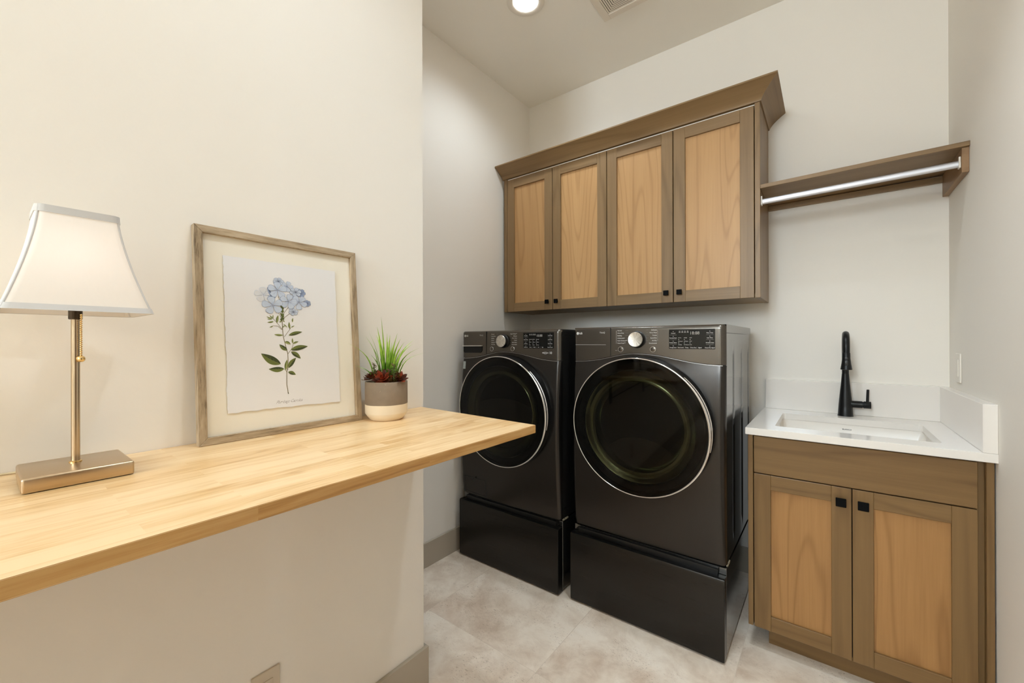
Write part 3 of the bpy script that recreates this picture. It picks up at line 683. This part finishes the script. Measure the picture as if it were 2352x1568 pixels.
# ------------------------------------------------------------------ potted plant
ox, oy = -1.0985, .783
pp = thing('potted_plant', 'artificial grass and red succulents in a two-tone grey and cream pot', 'plant', (ox, oy, DZ))
n = NT('pot_glaze'); tc = n.node('ShaderNodeTexCoord'); se = n.node('ShaderNodeSeparateXYZ'); n.link(tc.outputs['Object'], se.inputs[0])
wv = n.math('ADD', se.outputs[2], n.math('MULTIPLY', n.math('SUBTRACT', n.noise(n.coord(), 30, 2), .5), .0012))
band = n.math('GREATER_THAN', wv, .0487); sp_ = n.math('GREATER_THAN', n.noise(n.coord((1, 1, .4)), 60, 5, .7), .66)
gc = n.mix(n.noise(n.coord(), 40, 4, .6), srgb(124, 108, 90), srgb(140, 124, 106)); gc = n.mix(n.math('MULTIPLY', sp_, .35), gc, srgb(186, 172, 152))
n.set(color=n.mix(band, srgb(232, 218, 194), gc), rough=n.math('ADD', n.math('MULTIPLY', band, .45), .3)); POTM = n.m
b = new_bm(); R1 = .0640
lathe(b, [(.0475, 0), (.050, .0015), (R1-.001, .0195), (R1, .023), (R1+.0002, .07), (R1, .1165), (R1-.001, .118), (R1-.004, .118), (R1-.0055, .116), (R1-.006, .098), (.002, .098)], (ox, oy, DZ+.0003), seg=64)
obj('pot', b, POTM, pp, 35)
b = new_bm(); lathe(b, [(R1-.0062, .1005), (.03, .1055), (.002, .107)], (ox, oy, DZ), seg=28); obj('soil', b, plain('moss', srgb(60, 48, 28), .9), pp)
PZ = DZ+.105
n = NT('grass_blade'); tc = n.node('ShaderNodeTexCoord'); se = n.node('ShaderNodeSeparateXYZ'); n.link(tc.outputs['Object'], se.inputs[0])
c = n.ramp(n.math('ADD', n.math('MULTIPLY', se.outputs[2], 2.6), n.math('MULTIPLY', n.noise(n.coord(), 60, 1), .35)), [(.38, srgb(40, 62, 24)), (.58, srgb(104, 150, 42)), (.8, srgb(172, 208, 78)), (1, srgb(140, 172, 70))])
n.set(color=c, rough=.4); n.b.inputs['Subsurface Weight'].default_value = 0; GRASS = n.m
def blade(bm, base, tip, w_, bend, mat=0, steps=9):
    base, tip = Vector(base), Vector(tip); d = tip-base
    side = Vector((-d.y, d.x, 0)); side = side.normalized() if side.length > 1e-4 else Vector((1, 0, 0))
    # face the blade broadly outwards
    side = (side*.5+Vector((rnd.uniform(-1, 1), rnd.uniform(-1, 1), 0)).normalized()*.5).normalized()
    prev = None
    for i in range(steps+1):
        t_ = i/steps; p = base.lerp(tip, t_); p.z += bend*math.sin(PI*t_)*d.length; p.x -= d.x*.25*math.sin(PI*t_); p.y -= d.y*.25*math.sin(PI*t_)
        ww = w_*(.55+.9*t_ if t_ < .4 else .91*(1-t_)/.6+.03); nrm = side.cross(d.normalized())
        cur = [bm.verts.new(p-side*ww), bm.verts.new(p+nrm*ww*.35), bm.verts.new(p+side*ww)]
        if prev:
            for k in (0, 1): bm.faces.new((prev[k], prev[k+1], cur[k+1], cur[k])).material_index = mat
        prev = cur
b = new_bm()
rx, ry = .793, .609   # the sideways direction of the fan as seen across the desk
def around(s, d, z): return (ox+rx*s-ry*d, oy+ry*s+rx*d, z)
G = [(-.098, .236, .0030), (-.088, .172, .0026), (-.060, .258, .0048), (-.056, .238, .004), (-.036, .262, .0045), (-.022, .287, .005), (-.012, .318, .0035), (-.004, .268, .0055), (.010, .262, .005), (.030, .268, .0035), (.045, .25, .004), (.052, .232, .0045), (.082, .246, .003), (.088, .234, .003), (.108, .222, .0028), (.128, .207, .0028), (-.045, .27, .003), (-.028, .25, .004), (.0, .24, .0055), (.022, .215, .006), (.038, .2, .006), (-.05, .2, .005), (.06, .24, .003)]
for s_, hgt, ww in G:
    dd = -.055 if s_ < -.07 else rnd.uniform(-.03, .02)
    b0 = around(s_*.28, dd*.5, PZ-.01); blade(b, b0, around(s_, dd, DZ+hgt), ww*1.45, .04+abs(s_)*1.0)
for i in range(30):
    s_ = rnd.gauss(0, .03); dd = rnd.gauss(0, .028); dd = max(-.055, min(.08, dd)); hgt = rnd.uniform(.15, .245)-abs(s_)*.3
    if s_*(-1)*0+dd > .05: dd = .05
    blade(b, around(s_*.4, dd*.4, PZ-.01), around(s_, dd, DZ+hgt), rnd.uniform(.003, .0052), .06)
for v in b.verts:
    wx = v.co.x+DZ*0
    v.co.x = max(v.co.x, XD+.004)
obj('grass_tuft', b, GRASS, pp, 60)
RED = [plain('succulent_red', srgb(150, 62, 34), .4), plain('succulent_maroon', srgb(84, 40, 26), .4), plain('succulent_olive', srgb(104, 84, 40), .4)]
def rosette(center, R_, mats, tilt, layers=4):
    b = new_bm(); c = Vector(center); q = Matrix.Rotation(tilt[0], 3, 'X') @ Matrix.Rotation(tilt[1], 3, 'Y')
    for l in range(layers):
        nn = 9-l*1; el = .25+l*.33; Lp = R_*(1-l*.16)
        for k in range(nn):
            a = 2*PI*k/nn+l*.4; d = Vector((math.cos(a)*math.cos(el), math.sin(a)*math.cos(el), math.sin(el))); s2 = Vector((-math.sin(a), math.cos(a), 0)); up2 = s2.cross(d)*-1
            rows = []
            for t_, w_, h_ in ((.05, .10, 0), (.4, .24, -.06), (.75, .24, -.02), (.92, .11, .05), (1, .01, .10)):
                p = d*Lp*t_+Vector((0, 0, h_*Lp)); rows.append([b.verts.new(c+q@(p-s2*w_*Lp)), b.verts.new(c+q@(p-up2*.05*Lp)), b.verts.new(c+q@(p+s2*w_*Lp))])
            mi = (0 if l < 3 else 2) if (k+l) % 3 else 1
            for A, B in zip(rows, rows[1:]):
                for j in (0, 1): b.faces.new((A[j], A[j+1], B[j+1], B[j])).material_index = mi
    obj('succulent_rosette', b, mats, pp, 50)
rosette(around(-.035, -.018, PZ+.024), .034, [RED[1], RED[2], RED[1]], (.4, -.2))
rosette(around(-.002, -.034, PZ+.022), .033, [RED[0], RED[1], RED[0]], (.6, .5))
rosette(around(.042, -.018, PZ+.020), .031, [RED[1], RED[0], RED[2]], (.3, .5))
rosette(around(.024, -.036, PZ+.014), .020, [RED[2], RED[1], RED[2]], (.4, .5))
OLV = [plain('sprig_green', srgb(88, 100, 48), .45), plain('sprig_tip', srgb(112, 66, 60), .45)]
for s_, d_, h_ in ((-.026, -.036, .070), (.033, -.036, .068), (.018, -.03, .05)):
    b = new_bm(); tube(b, [around(s_, d_, PZ-.01), around(s_*1.05, d_, PZ+h_)], .0016, 6)
    for i in range(26):
        t_ = .25+.75*i/26; a = i*2.4; c = Vector(around(s_, d_, PZ+h_*t_)); d = Vector((math.cos(a), math.sin(a), .5)).normalized(); s2 = Vector((-math.sin(a), math.cos(a), 0)); L_ = .0150*(1-.3*t_)
        vs = [b.verts.new(c), b.verts.new(c+d*L_*.5+s2*.0042), b.verts.new(c+d*L_), b.verts.new(c+d*L_*.5-s2*.0042)]
        b.faces.new(vs).material_index = 1 if t_ > .85 else 0
    obj('succulent_sprig', b, OLV, pp)

# ------------------------------------------------------------------ washer and dryer
GL = NT('tinted_door_glass'); gl = GL.node('ShaderNodeBsdfGlossy'); gl.inputs['Roughness'].default_value = .03; gl.inputs['Color'].default_value = (1, 1, 1, 1)
tp = GL.node('ShaderNodeBsdfTransparent'); tp.inputs[0].default_value = (.34, .34, .29, 1)
fr = GL.node('ShaderNodeFresnel'); fr.inputs[0].default_value = 1.30; mxs = GL.node('ShaderNodeMixShader')
GL.link(fr.outputs[0], mxs.inputs[0]); GL.link(tp.outputs[0], mxs.inputs[1]); GL.link(gl.outputs[0], mxs.inputs[2]); GL.link(mxs.outputs[0], GL.out.inputs[0]); GLASSY = GL.m
BOWL = plain('bowl_glass', (.20, .205, .125, 1), .14, .9)
def interp(P, x):
    for (a, fa_), (c, fc) in zip(P, P[1:]):
        if x <= c:
            i = P.index((a, fa_)); p0 = P[i-1][1] if i else fa_; p3 = P[i+2][1] if i+2 < len(P) else fc
            t_ = (x-a)/(c-a); m0 = (fc-p0)*.5; m1 = (p3-fa_)*.5
            return (2*t_**3-3*t_*t_+1)*fa_+(t_**3-2*t_*t_+t_)*m0+(-2*t_**3+3*t_*t_)*fc+(t_**3-t_*t_)*m1
    return P[-1][1]
ARCH = [(0, 1.1725), (.07, 1.176), (.14, 1.1845), (.21, 1.1995), (.28, 1.2125), (.35, 1.2135), (.42, 1.207), (.49, 1.194), (.56, 1.181), (.63, 1.1735), (.69, 1.1715)]
MW = .686
def roll(x, r=.02):
    e = min(x, MW-x); return 0 if e >= r else r-math.sqrt(max(r*r-(r-e)**2, 0))
def cover(bm, X0, Y0, zlo, zhi, yf, back, nx=56, nz=40, mat=0):
    G_ = []
    xs = [MW*(.5-.5*math.cos(PI*i/nx))*.35+MW*i/nx*.65 for i in range(nx+1)]
    for x in xs:
        a, c = zlo(x), zhi(x); G_.append([bm.verts.new((X0+x, Y0+yf(x, a+(c-a)*j/nz), a+(c-a)*j/nz)) for j in range(nz+1)])
    for i in range(nx):
        for j in range(nz): bm.faces.new((G_[i][j], G_[i+1][j], G_[i+1][j+1], G_[i][j+1])).material_index = mat
    rim = [G_[i][0] for i in range(nx+1)]+[G_[nx][j] for j in range(1, nz+1)]+[G_[i][nz] for i in range(nx-1, -1, -1)]+[G_[0][j] for j in range(nz-1, 0, -1)]
    bk = [bm.verts.new((v.co.x, Y0+back, v.co.z)) for v in rim]; m = len(rim)
    for i in range(m): bm.faces.new((rim[i], rim[(i+1) % m], bk[(i+1) % m], bk[i])).material_index = mat
    bm.faces.new(bk).material_index = mat
def ribbed_side(bm, xo, sgn, Y0):
    """side sheet with shallow pressed vertical ribs"""
    ys = [i*.6/90 for i in range(91)]; zs = [.372+i*(1.3015-.372)/60 for i in range(61)]
    def dep(y, z):
        d = 0
        for yc in (.158, .368, .568):
            d += math.exp(-((y-yc)/.012)**2)*-.0035
        f = 1/(1+math.exp(-(1.225-z)/.008))/(1+math.exp(-(z-.44)/.01)); return d*f
    G_ = [[bm.verts.new((xo+sgn*(dep(y, z)), Y0+.0225+y, z)) for z in zs] for y in ys]
    for i in range(90):
        for j in range(60): bm.faces.new((G_[i][j], G_[i+1][j], G_[i+1][j+1], G_[i][j+1]))
def tmap(X0, y, xc, zc): return lambda x, z, _=0: (X0+xc+x, y, zc+z)
def machine(kind, X0, Y0, YP, TOP, label, cat, group):
    w = thing(kind, label, cat, (X0+MW/2, Y0+.3, .34), group)
    wash = kind == 'washing_machine'
    # casing
    b = new_bm(); box(b, X0+.004, X0+MW-.004, Y0+.0235, Y0+.6, .372, 1.3005)
    obj('cabinet_core', b, BLKPL, w)
    for xo, sg in ((X0+MW-.0015, 1), (X0+.0015, -1)):
        b = new_bm(); ribbed_side(b, xo, sg, Y0); obj('side_panel', b, SIDEM, w, 60)
    b = new_bm(); P = [(.0205, 1.303), (.655, 1.303), (.664, 1.308), (.665, TOP-.012), (.661, TOP-.004), (.652, TOP), (.0205, TOP)]
    prism(b, P, lambda y, z: (X0+.001, Y0+y, z), lambda y, z: (X0+MW-.001, Y0+y, z)); obj('top_lid', b, SIDEM, w, 35)
    # front cover
    za = lambda x: interp(ARCH, x)
    def ybody(x, z):
        u_ = max(0, min(1, (z-.368)/(.80))); return .002-.028*max(0, math.sin(PI*u_))**.75*(1-.25*abs(2*x/MW-1)**2)+roll(x)
    cov = new_bm()
    cover(cov, X0, Y0, lambda x: .366+.004*abs(2*x/MW-1), lambda x: za(x)-.0015, ybody, .021); fc = obj('front_cover', cov, STEEL, w, 50)
    def ypan(x, z):
        t_ = TOP-z; r = .012; return (0 if t_ > r else r-math.sqrt(max(0, r*r-(r-t_)**2)))+roll(x)-.004*math.sin(PI*x/MW)*(1-(z-1.17)/.166)
    b = new_bm(); cover(b, X0, Y0, lambda x: za(x)+.0015, lambda x: TOP, ypan, .0205, 56, 24); pan = obj('control_panel', b, STEELP, w, 50)
    yp = lambda x, z: Y0+ypan(x, z)
    # bright lip along the arch
    b = new_bm(); tube(b, [(X0+MW*i/60, Y0+ybody(MW*i/60, za(MW*i/60))-.0002, za(MW*i/60)-.0022) for i in range(1, 60)], .0010, 6); obj('arch_lip', b, CHROMES, fc, 60)
    # seam
    b = new_bm(); sx_ = .199 if not wash else .196
    box(b, X0+sx_-.0006, X0+sx_+.0006, Y0-.0042, Y0+.004, za(sx_)+.002, TOP-.004); obj('seam', b, BLKPL, pan)
    # dial
    kx, kz = X0+(.327 if not wash else .322), 1.2772 if not wash else 1.2722
    b = new_bm(); lathe(b, [(.0385, Y0+.001), (.0380, Y0-.006), (.0355, Y0-.0085), (.0345, Y0-.024), (.0335, Y0-.026)], (kx, 0, kz), 'y', 56); kb = obj('dial', b, BLKPL, pan, 40)
    n = NT('spun_aluminium'); tc = n.node('ShaderNodeTexCoord'); se = n.node('ShaderNodeSeparateXYZ')
    ma = n.node('ShaderNodeMapping'); c0 = Vector((kx, 0, kz))-WL[w.name]; ma.inputs['Location'].default_value = -c0; n.link(tc.outputs['Object'], ma.inputs[0]); n.link(ma.outputs[0], se.inputs[0])
    ang = n.math('ARCTAN2', se.outputs[2], se.outputs[0]); cbx = n.node('ShaderNodeCombineXYZ'); n.link(n.math('MULTIPLY', n.math('SINE', n.math('MULTIPLY', ang, 2)), 1.3), cbx.inputs[0]); n.link(n.math('MULTIPLY', n.math('COSINE', n.math('MULTIPLY', ang, 3)), 1.1), cbx.inputs[1])
    rr_ = n.noise(cbx.outputs[0], 2.2, 3, .6)
    n.set(color=n.ramp(rr_, [(.3, (.45, .41, .37, 1)), (.5, (.7, .67, .62, 1)), (.68, (.92, .9, .87, 1))]), rough=.34, metal=1)
    b = new_bm(); lathe(b, [(.0335, Y0-.0255), (.0330, Y0-.0275), (.0320, Y0-.0285), (.031, Y0-.0282), (.0006, Y0-.0282)], (kx, 0, kz), 'y', 56); obj('dial_cap', b, n.m, kb, 40)
    for bx, bz in (((.250, 1.2323), (.3985, 1.2335)) if not wash else ((.2385, 1.2280), (.3865, 1.2300))):
        y0 = yp(bx, bz); b = new_bm(); lathe(b, [(.0132, y0+.002), (.0132, y0-.002), (.0124, y0-.003), (.0112, y0-.003), (.0110, y0-.001)], (X0+bx, 0, bz), 'y', 32, cap=False); bt = obj('button', b, CHROME, pan, 40)
        b = new_bm(); lathe(b, [(.0111, y0+.001), (.0107, y0-.0018), (.007, y0-.0026)], (X0+bx, 0, bz), 'y', 28); obj('button_cap', b, STEELP, bt, 40)
    # display
    dx0, dx1, dz0, dz1 = (.4675, .6475, 1.2365, 1.3188) if not wash else (.4590, .6470, 1.2345, 1.3163)
    yd_ = Y0-.0045; b = new_bm(); box(b, X0+dx0, X0+dx1, yd_, Y0+.004, dz0, dz1, 0, .0008, 1); ds = obj('display', b, BLKGL, pan)
    b = new_bm(); yt_ = yd_-.0003
    if wash:
        Lc = ['Pre-wash', 'Delay Wash', 'Add Item', 'Child Lock']; Rc = ['TurboWash', 'Cold Wash', 'Extra Rinse', 'Remote Start']; Bc = ['Temp.', 'Wash', 'Soil', 'Spin']
    else:
        Lc = ['Control', 'Remote Start', 'Reduce Static', 'Energy Saver']; Rc = ['More Time', 'Less Time', 'Wrinkle Care', 'Damp Dry Signal']; Bc = ['Dry Level', 'Temp.', 'Time Dry', 'Signal']
    for i in range(4):
        zz = dz1-.016-i*.0202
        text_into(b, Lc[i], .0055, tmap(X0, yt_, dx0+.0175, zz), mat=0); text_into(b, Rc[i], .0055, tmap(X0, yt_, dx1-.0185, zz), mat=0)
        for xc in (dx0+.0175, dx1-.0185):
            box(b, X0+xc-.0016, X0+xc+.0016, yt_, yt_+.0003, zz+.0062, zz+.0074, 0)
            if i < 3: box(b, X0+xc-.014, X0+xc+.014, yt_, yt_+.0003, zz-.0075, zz-.0071, 1)
        text_into(b, Bc[i], .0058, tmap(X0, yt_, dx0+.0475+i*.0255, dz1-.0765), mat=0)
        if i: box(b, X0+dx0+.0348+i*.0255, X0+dx0+.0351+i*.0255, yt_, yt_+.0003, dz1-.080, dz1-.073, 1)
    rows_ = [['Very', 'High', '60'], ['', '', ''], ['Normal', 'Medium', '40'], ['', '', ''], ['Damp', 'Ultra Low', '20']] if not wash else [['Tap Cold', 'Heavy', 'Ex. High'], ['', '', ''], ['Warm', 'Normal', 'Medium'], ['', '', ''], ['Hot', 'Light', 'No Spin']]
    for j, rw in enumerate(rows_):
        for i, tx in enumerate(rw):
            xx = dx0+.0405+i*.0225; zz = dz1-.0355-j*.0073
            box(b, X0+xx-.001, X0+xx+.001, yt_, yt_+.0003, zz-.001, zz+.001, 0)
            if tx: text_into(b, tx, .0038, tmap(X0, yt_, xx+.003, zz), align='LEFT', mat=0)
    for i in range(4):
        for j, ww in ((0, .003), (1, .0035)): box(b, X0+dx0+.044+i*.0108-ww, X0+dx0+.044+i*.0108+ww, yt_, yt_+.0003, dz1-.0085-j*.0045, dz1-.0070-j*.0045, 1)
    text_into(b, '18:88', .0185, tmap(X0, yt_, dx0+.1035, dz1-.0165), mat=1, spacing=.95, offset=-.0003)
    obj('display_text', b, [PRINT, PRINTG], ds)
    # printed panel
    b = new_bm(); q = (.0262, 1.3088) if not wash else (.0272, 1.3045); y1 = Y0-.0003
    yl = lambda x, z: yp(x, z)-.0004
    lathe(b, [(.0066, y1-.0012), (.0060, y1-.0014)], (X0+q[0], 0, q[1]), 'y', 24)
    tube(b, [(X0+q[0]+.0042*math.cos(math.radians(d_)), y1-.0016, q[1]+.0042*math.sin(math.radians(d_))) for d_ in range(70, 361, 29)]+[(X0+q[0]+.0012, y1-.0016, q[1])], .0005, 5, mat=2)
    box(b, X0+q[0]-.0004, X0+q[0]+.0004, y1-.0019, y1-.0013, q[1]-.0018, q[1]+.0020, 2); box(b, X0+q[0]-.0023, X0+q[0]-.0014, y1-.0019, y1-.0013, q[1]+.0012, q[1]+.0021, 2)
    text_into(b, 'LG', .0125, lambda x, z, _: (X0+q[0]+.0098+x, y1-.0014, q[1]+z), align='LEFT', offset=.0003)
    text_into(b, 'ThinQ', .0105, lambda x, z, _: (X0+q[0]+.1315+x, y1-.0022, q[1]+.0018+z), mat=1, offset=.0001)
    if wash: A1, A2 = ['Normal', 'Heavy Duty', 'Bedding', 'Sanitary', 'Allergiene\u2122', 'Tub Clean'], ['Bright Whites\u2122', 'Delicates', 'Perm. Press', 'Towels', 'Speed Wash', 'Downloaded']
    else: A1, A2 = ['Normal', 'Heavy Duty', 'Bedding', 'Antibacterial', 'Steam Sanitary\u2122', 'Steam Fresh\u2122'], ['Delicates', 'Perm. Press', 'Towels', 'Speed Dry', 'Air Dry', 'Downloaded']
    for i in range(6):
        z1_ = (1.3185 if not wash else 1.3115)-i*.0116; z2_ = z1_
        text_into(b, A1[i], .0066, lambda x, z, _: (X0+.2335+x, yl(.24, z1_+z)-.0008, z1_+z), align='LEFT', mat=0)
        text_into(b, A2[i], .0066, lambda x, z, _: (X0+.4150+x, yl(.40, z2_+z)-.0008, z2_+z), align='RIGHT', mat=0)
        if i < 5:
            box(b, X0+.272, X0+.2855, Y0-.0045, Y0, z1_-.0001, z1_+.0001, 1); box(b, X0+.368, X0+.378, Y0-.0045, Y0, z1_-.0001, z1_+.0001, 1)
    if not wash:
        box(b, X0+.0146, X0+.1754, Y0-.0035, Y0, 1.2524, 1.2537, 1)
        box(b, X0+.2285, X0+.2289, Y0-.0045, Y0, 1.258, 1.319, 1); box(b, X0+.4195, X0+.4199, Y0-.0045, Y0, 1.270, 1.319, 1)
        text_into(b, 'Wi-Fi', .005, lambda x, z, _: (X0+.2285+x, Y0-.0042, 1.2265+z), mat=1)
    else:
        text_into(b, '10', .0165, lambda x, z, _: (X0+.6300+x, Y0-.0026, 1.2110+z), offset=-.0001)
        text_into(b, 'DIRECT DRIVE', .0058, lambda x, z, _: (X0+.5985+x, Y0-.0030, 1.2105+z), offset=.0001)
        text_into(b, 'MOTOR', .0042, lambda x, z, _: (X0+.5985+x, Y0-.0030, 1.2055+z))
        text_into(b, 'WARRANTY', .0036, lambda x, z, _: (X0+.5985+x, Y0-.0030, 1.2160+z), mat=1)
    obj('panel_print', b, [PRINT, PRINTG, BLKPL], pan)
    if wash:
        b = new_bm(); Q = [(.0165, 1.2445), (.165, 1.2460), (.164, 1.222), (.158, 1.211), (.149, 1.2055), (.026, 1.2040), (.0195, 1.209), (.0170, 1.219)]
        Qy = Y0-.0048
        prism(b, Q, lambda x, z: (X0+x, Qy, z), lambda x, z: (X0+x, Qy+.004, z)); dh = obj('detergent_drawer', b, BLKGL, pan, 30)
        b = new_bm(); hexa(b, [(X0+.0155, Qy-.008, 1.2425), (X0+.166, Qy-.008, 1.2440), (X0+.166, Qy+.004, 1.2440), (X0+.0155, Qy+.004, 1.2425), (X0+.0155, Qy-.008, 1.2470), (X0+.166, Qy-.008, 1.2485), (X0+.166, Qy+.004, 1.2485), (X0+.0155, Qy+.004, 1.2470)]); obj('drawer_lip', b, CHROMES, dh)
        b = new_bm(); tube(b, [(X0+x, Qy-.0003, z) for x, z in Q[2:]], .0008, 6); obj('drawer_trim', b, STEELP, dh, 60)
        n = NT('energy_label'); v_ = n.coord((1, 1, 1)); se = n.node('ShaderNodeSeparateXYZ'); n.link(v_, se.inputs[0])
        lines = n.math('GREATER_THAN', n.noise(n.coord((160, 1, 480)), 1, 1), .5)
        n.set(color=n.mix(n.math('MULTIPLY', lines, .55), srgb(150, 172, 176), srgb(226, 214, 206)), rough=.4)
        b = new_bm(); vs = []
        for j in range(8):
            for i in range(7):
                zz = 1.1525-.0445*i/6; xx = .0045+.0285*j/7; vs.append(b.verts.new((X0+xx, Y0+ybody(max(xx, .0), zz)-.0010, zz)))
        for j in range(7):
            for i in range(6): b.faces.new((vs[j*7+i], vs[j*7+7+i], vs[j*7+8+i], vs[j*7+1+i]))
        obj('energy_sticker', b, n.m, fc)
        b = new_bm()
        def line(x0, z0, x1, z1, N=12):
            tube(b, [(X0+x0+(x1-x0)*i/N, Y0+ybody(x0+(x1-x0)*i/N, z0+(z1-z0)*i/N)-.0004, z0+(z1-z0)*i/N) for i in range(N+1)], .0011, 5)
        line(.03, .4725, .19, .4725); line(.03, .4725, .030, .382); line(.19, .4725, .193, .377); line(.03, .382, .193, .377)
        obj('filter_hatch', b, BLKPL, fc)
        b = new_bm(); lathe(b, [(.006, Y0-.024), (.005, Y0-.0275)], (X0+.108, 0, .4695), 'y', 16); obj('hatch_latch', b, BLKPL, fc)
    # ---- door
    dcx, dcz, R_ = X0+.3425, .895, .3000
    if wash: dcx, dcz, R_ = X0+.3405, .890, .2985
    yr = Y0-.0735 if not wash else Y0-.065
    TL = -.03 if not wash else -.03
    def dpt(r, a, y): return (dcx+r*math.cos(a), yr+y+TL*r*math.sin(a), dcz+r*math.sin(a))
    def dl(bm, prof, seg=96, cap=(0, 0), ft=None):
        rings = [[bm.verts.new(dpt(r, 2*PI*i/seg, y)) for i in range(seg)] for r, y in prof]
        for A, B in zip(rings, rings[1:]):
            for i in range(seg): bm.faces.new((A[i], A[(i+1) % seg], B[(i+1) % seg], B[i]))
        if cap[0]: bm.faces.new(rings[0])
        if cap[1]: bm.faces.new(rings[-1])
    b = new_bm(); dl(b, [(R_-.004, .002), (R_, .006), (R_+.002, .03), (R_+.006, .062), (R_-.02, .0665), (R_-.03, .05), (R_-.05, .012), (R_-.052, .002)], cap=(0, 0)); dr = obj('door', b, plain('door_black', (.004, .004, .004, 1), .3), w, 40)
    b = new_bm(); seg = 128; rings = []
    for i in range(seg):
        a = 2*PI*i/seg; g = .0026+.0030*max(0, math.cos(a-.05))**1.5; ring = []
        for k in range(10):
            c_ = 2*PI*k/10; ring.append(b.verts.new(dpt(R_+g*math.cos(c_)*1.0, a, .0015+(g*1.25)*math.sin(c_))))
        rings.append(ring)
    for i in range(seg):
        A, B = rings[i], rings[(i+1) % seg]
        for k in range(10): b.faces.new((A[k], A[(k+1) % 10], B[(k+1) % 10], B[k]))
    obj('door_ring', b, CHROME, dr, 60)
    b = new_bm(); tube(b, [dpt(R_+.0065, math.radians(d_), .006+.006*math.sin(PI*(d_+12)/62)) for d_ in range(-12, 51, 3)], [.0012+.0020*math.sin(PI*(i/20)) for i in range(21)], 10) if True else None
    obj('door_grip', b, CHROMES if wash else CHROME, dr, 60)
    b = new_bm(); dl(b, [(R_-.003, 0), (R_*.8, -.002), (R_*.5, -.0035), (R_*.2, -.0045), (.001, -.0047)], cap=(0, 1)); obj('door_glass', b, GLASSY, dr, 60, face_front=True)
    b = new_bm(); dl(b, [(.248, .017), (.242, .020), (.234, .026), (.222, .034), (.208, .036), (.198, .030), (.189, .038), (.183, .0455)]); obj('glass_bowl', b, BOWL, dr, 60, face_front=True)
    b = new_bm(); dl(b, [(R_-.02, .010), (.256, .012), (.2475, .0165)]); obj('glass_surround', b, plain('surround_black', (.002, .002, .002, 1), .5, spec=.1), dr, 60, face_front=True)
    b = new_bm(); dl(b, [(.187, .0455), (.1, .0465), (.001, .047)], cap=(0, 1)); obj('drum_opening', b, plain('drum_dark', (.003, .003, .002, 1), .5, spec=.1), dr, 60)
    # ---- foam strips at the pedestal joint
    b = new_bm(); n = NT('packing_foam'); nz2 = n.noise(n.coord(), 160, 3, .7); n.set(color=n.ramp(nz2, [(.4, srgb(40, 36, 28)), (.55, srgb(190, 182, 158))]), rough=.8)
    box(b, X0+MW-.004, X0+MW+.0006, Y0+.0225, Y0+.075, .3595, .3675); obj('foam_strip', b, n.m, w)
    return w
def pedestal(X0, YP, label, group):
    w = thing('pedestal_drawer', label, 'pedestal', (X0+MW/2, YP+.3, 0), group)
    b = new_bm(); box(b, X0+.001, X0+MW-.001, YP+.048, YP+.62, .012, .3592, 0, .0015, 1); obj('pedestal_case', b, SIDEM, w)
    b = new_bm()
    P = [(.0025, .008), (.0, .014), (.0, .325), (.003, .3315), (.012, .3335), (.030, .331), (.044, .331), (.044, .008)]
    prism(b, P, lambda y, z: (X0+.0005, YP+y, z), lambda y, z: (X0+MW-.0005, YP+y, z))
    es = [e for e in b.edges if abs(e.verts[0].co.x-e.verts[1].co.x) < .01 and min(e.verts[0].co.y, e.verts[1].co.y) < YP+.02]
    bmesh.ops.bevel(b, geom=es, offset=.0035, segments=3, affect='EDGES', clamp_overlap=True)
    obj('drawer', b, STEELD, w, 40)
    b = new_bm(); box(b, X0+.03, X0+MW-.03, YP+.031, YP+.047, .331, .354); obj('handle_recess', b, BLKPL, w)
    for xx in (X0+.03, X0+MW-.03):
        for yy in (YP+.075, YP+.58):
            b = new_bm(); lathe(b, [(.017, 0), (.017, .008), (.01, .0125)], (xx, yy, 0), seg=20); obj('levelling_foot', b, BLKPL, w)
GA = 'stacked laundry machines on pedestals'
machine('washing_machine', -1.753, 1.787, 1.760, 1.3315, 'black steel front-load washer by the left wall, with detergent drawer', 'washing machine', None)
machine('clothes_dryer', -1.009, 1.8155, 1.778, 1.3365, 'black steel front-load dryer beside the sink cabinet, its door fully visible', 'dryer', None)
pedestal(-1.753, 1.760, 'black storage drawer pedestal under the washer by the left wall', 'laundry pedestals')
pedestal(-1.009, 1.778, 'black storage drawer pedestal under the dryer beside the sink cabinet', 'laundry pedestals')
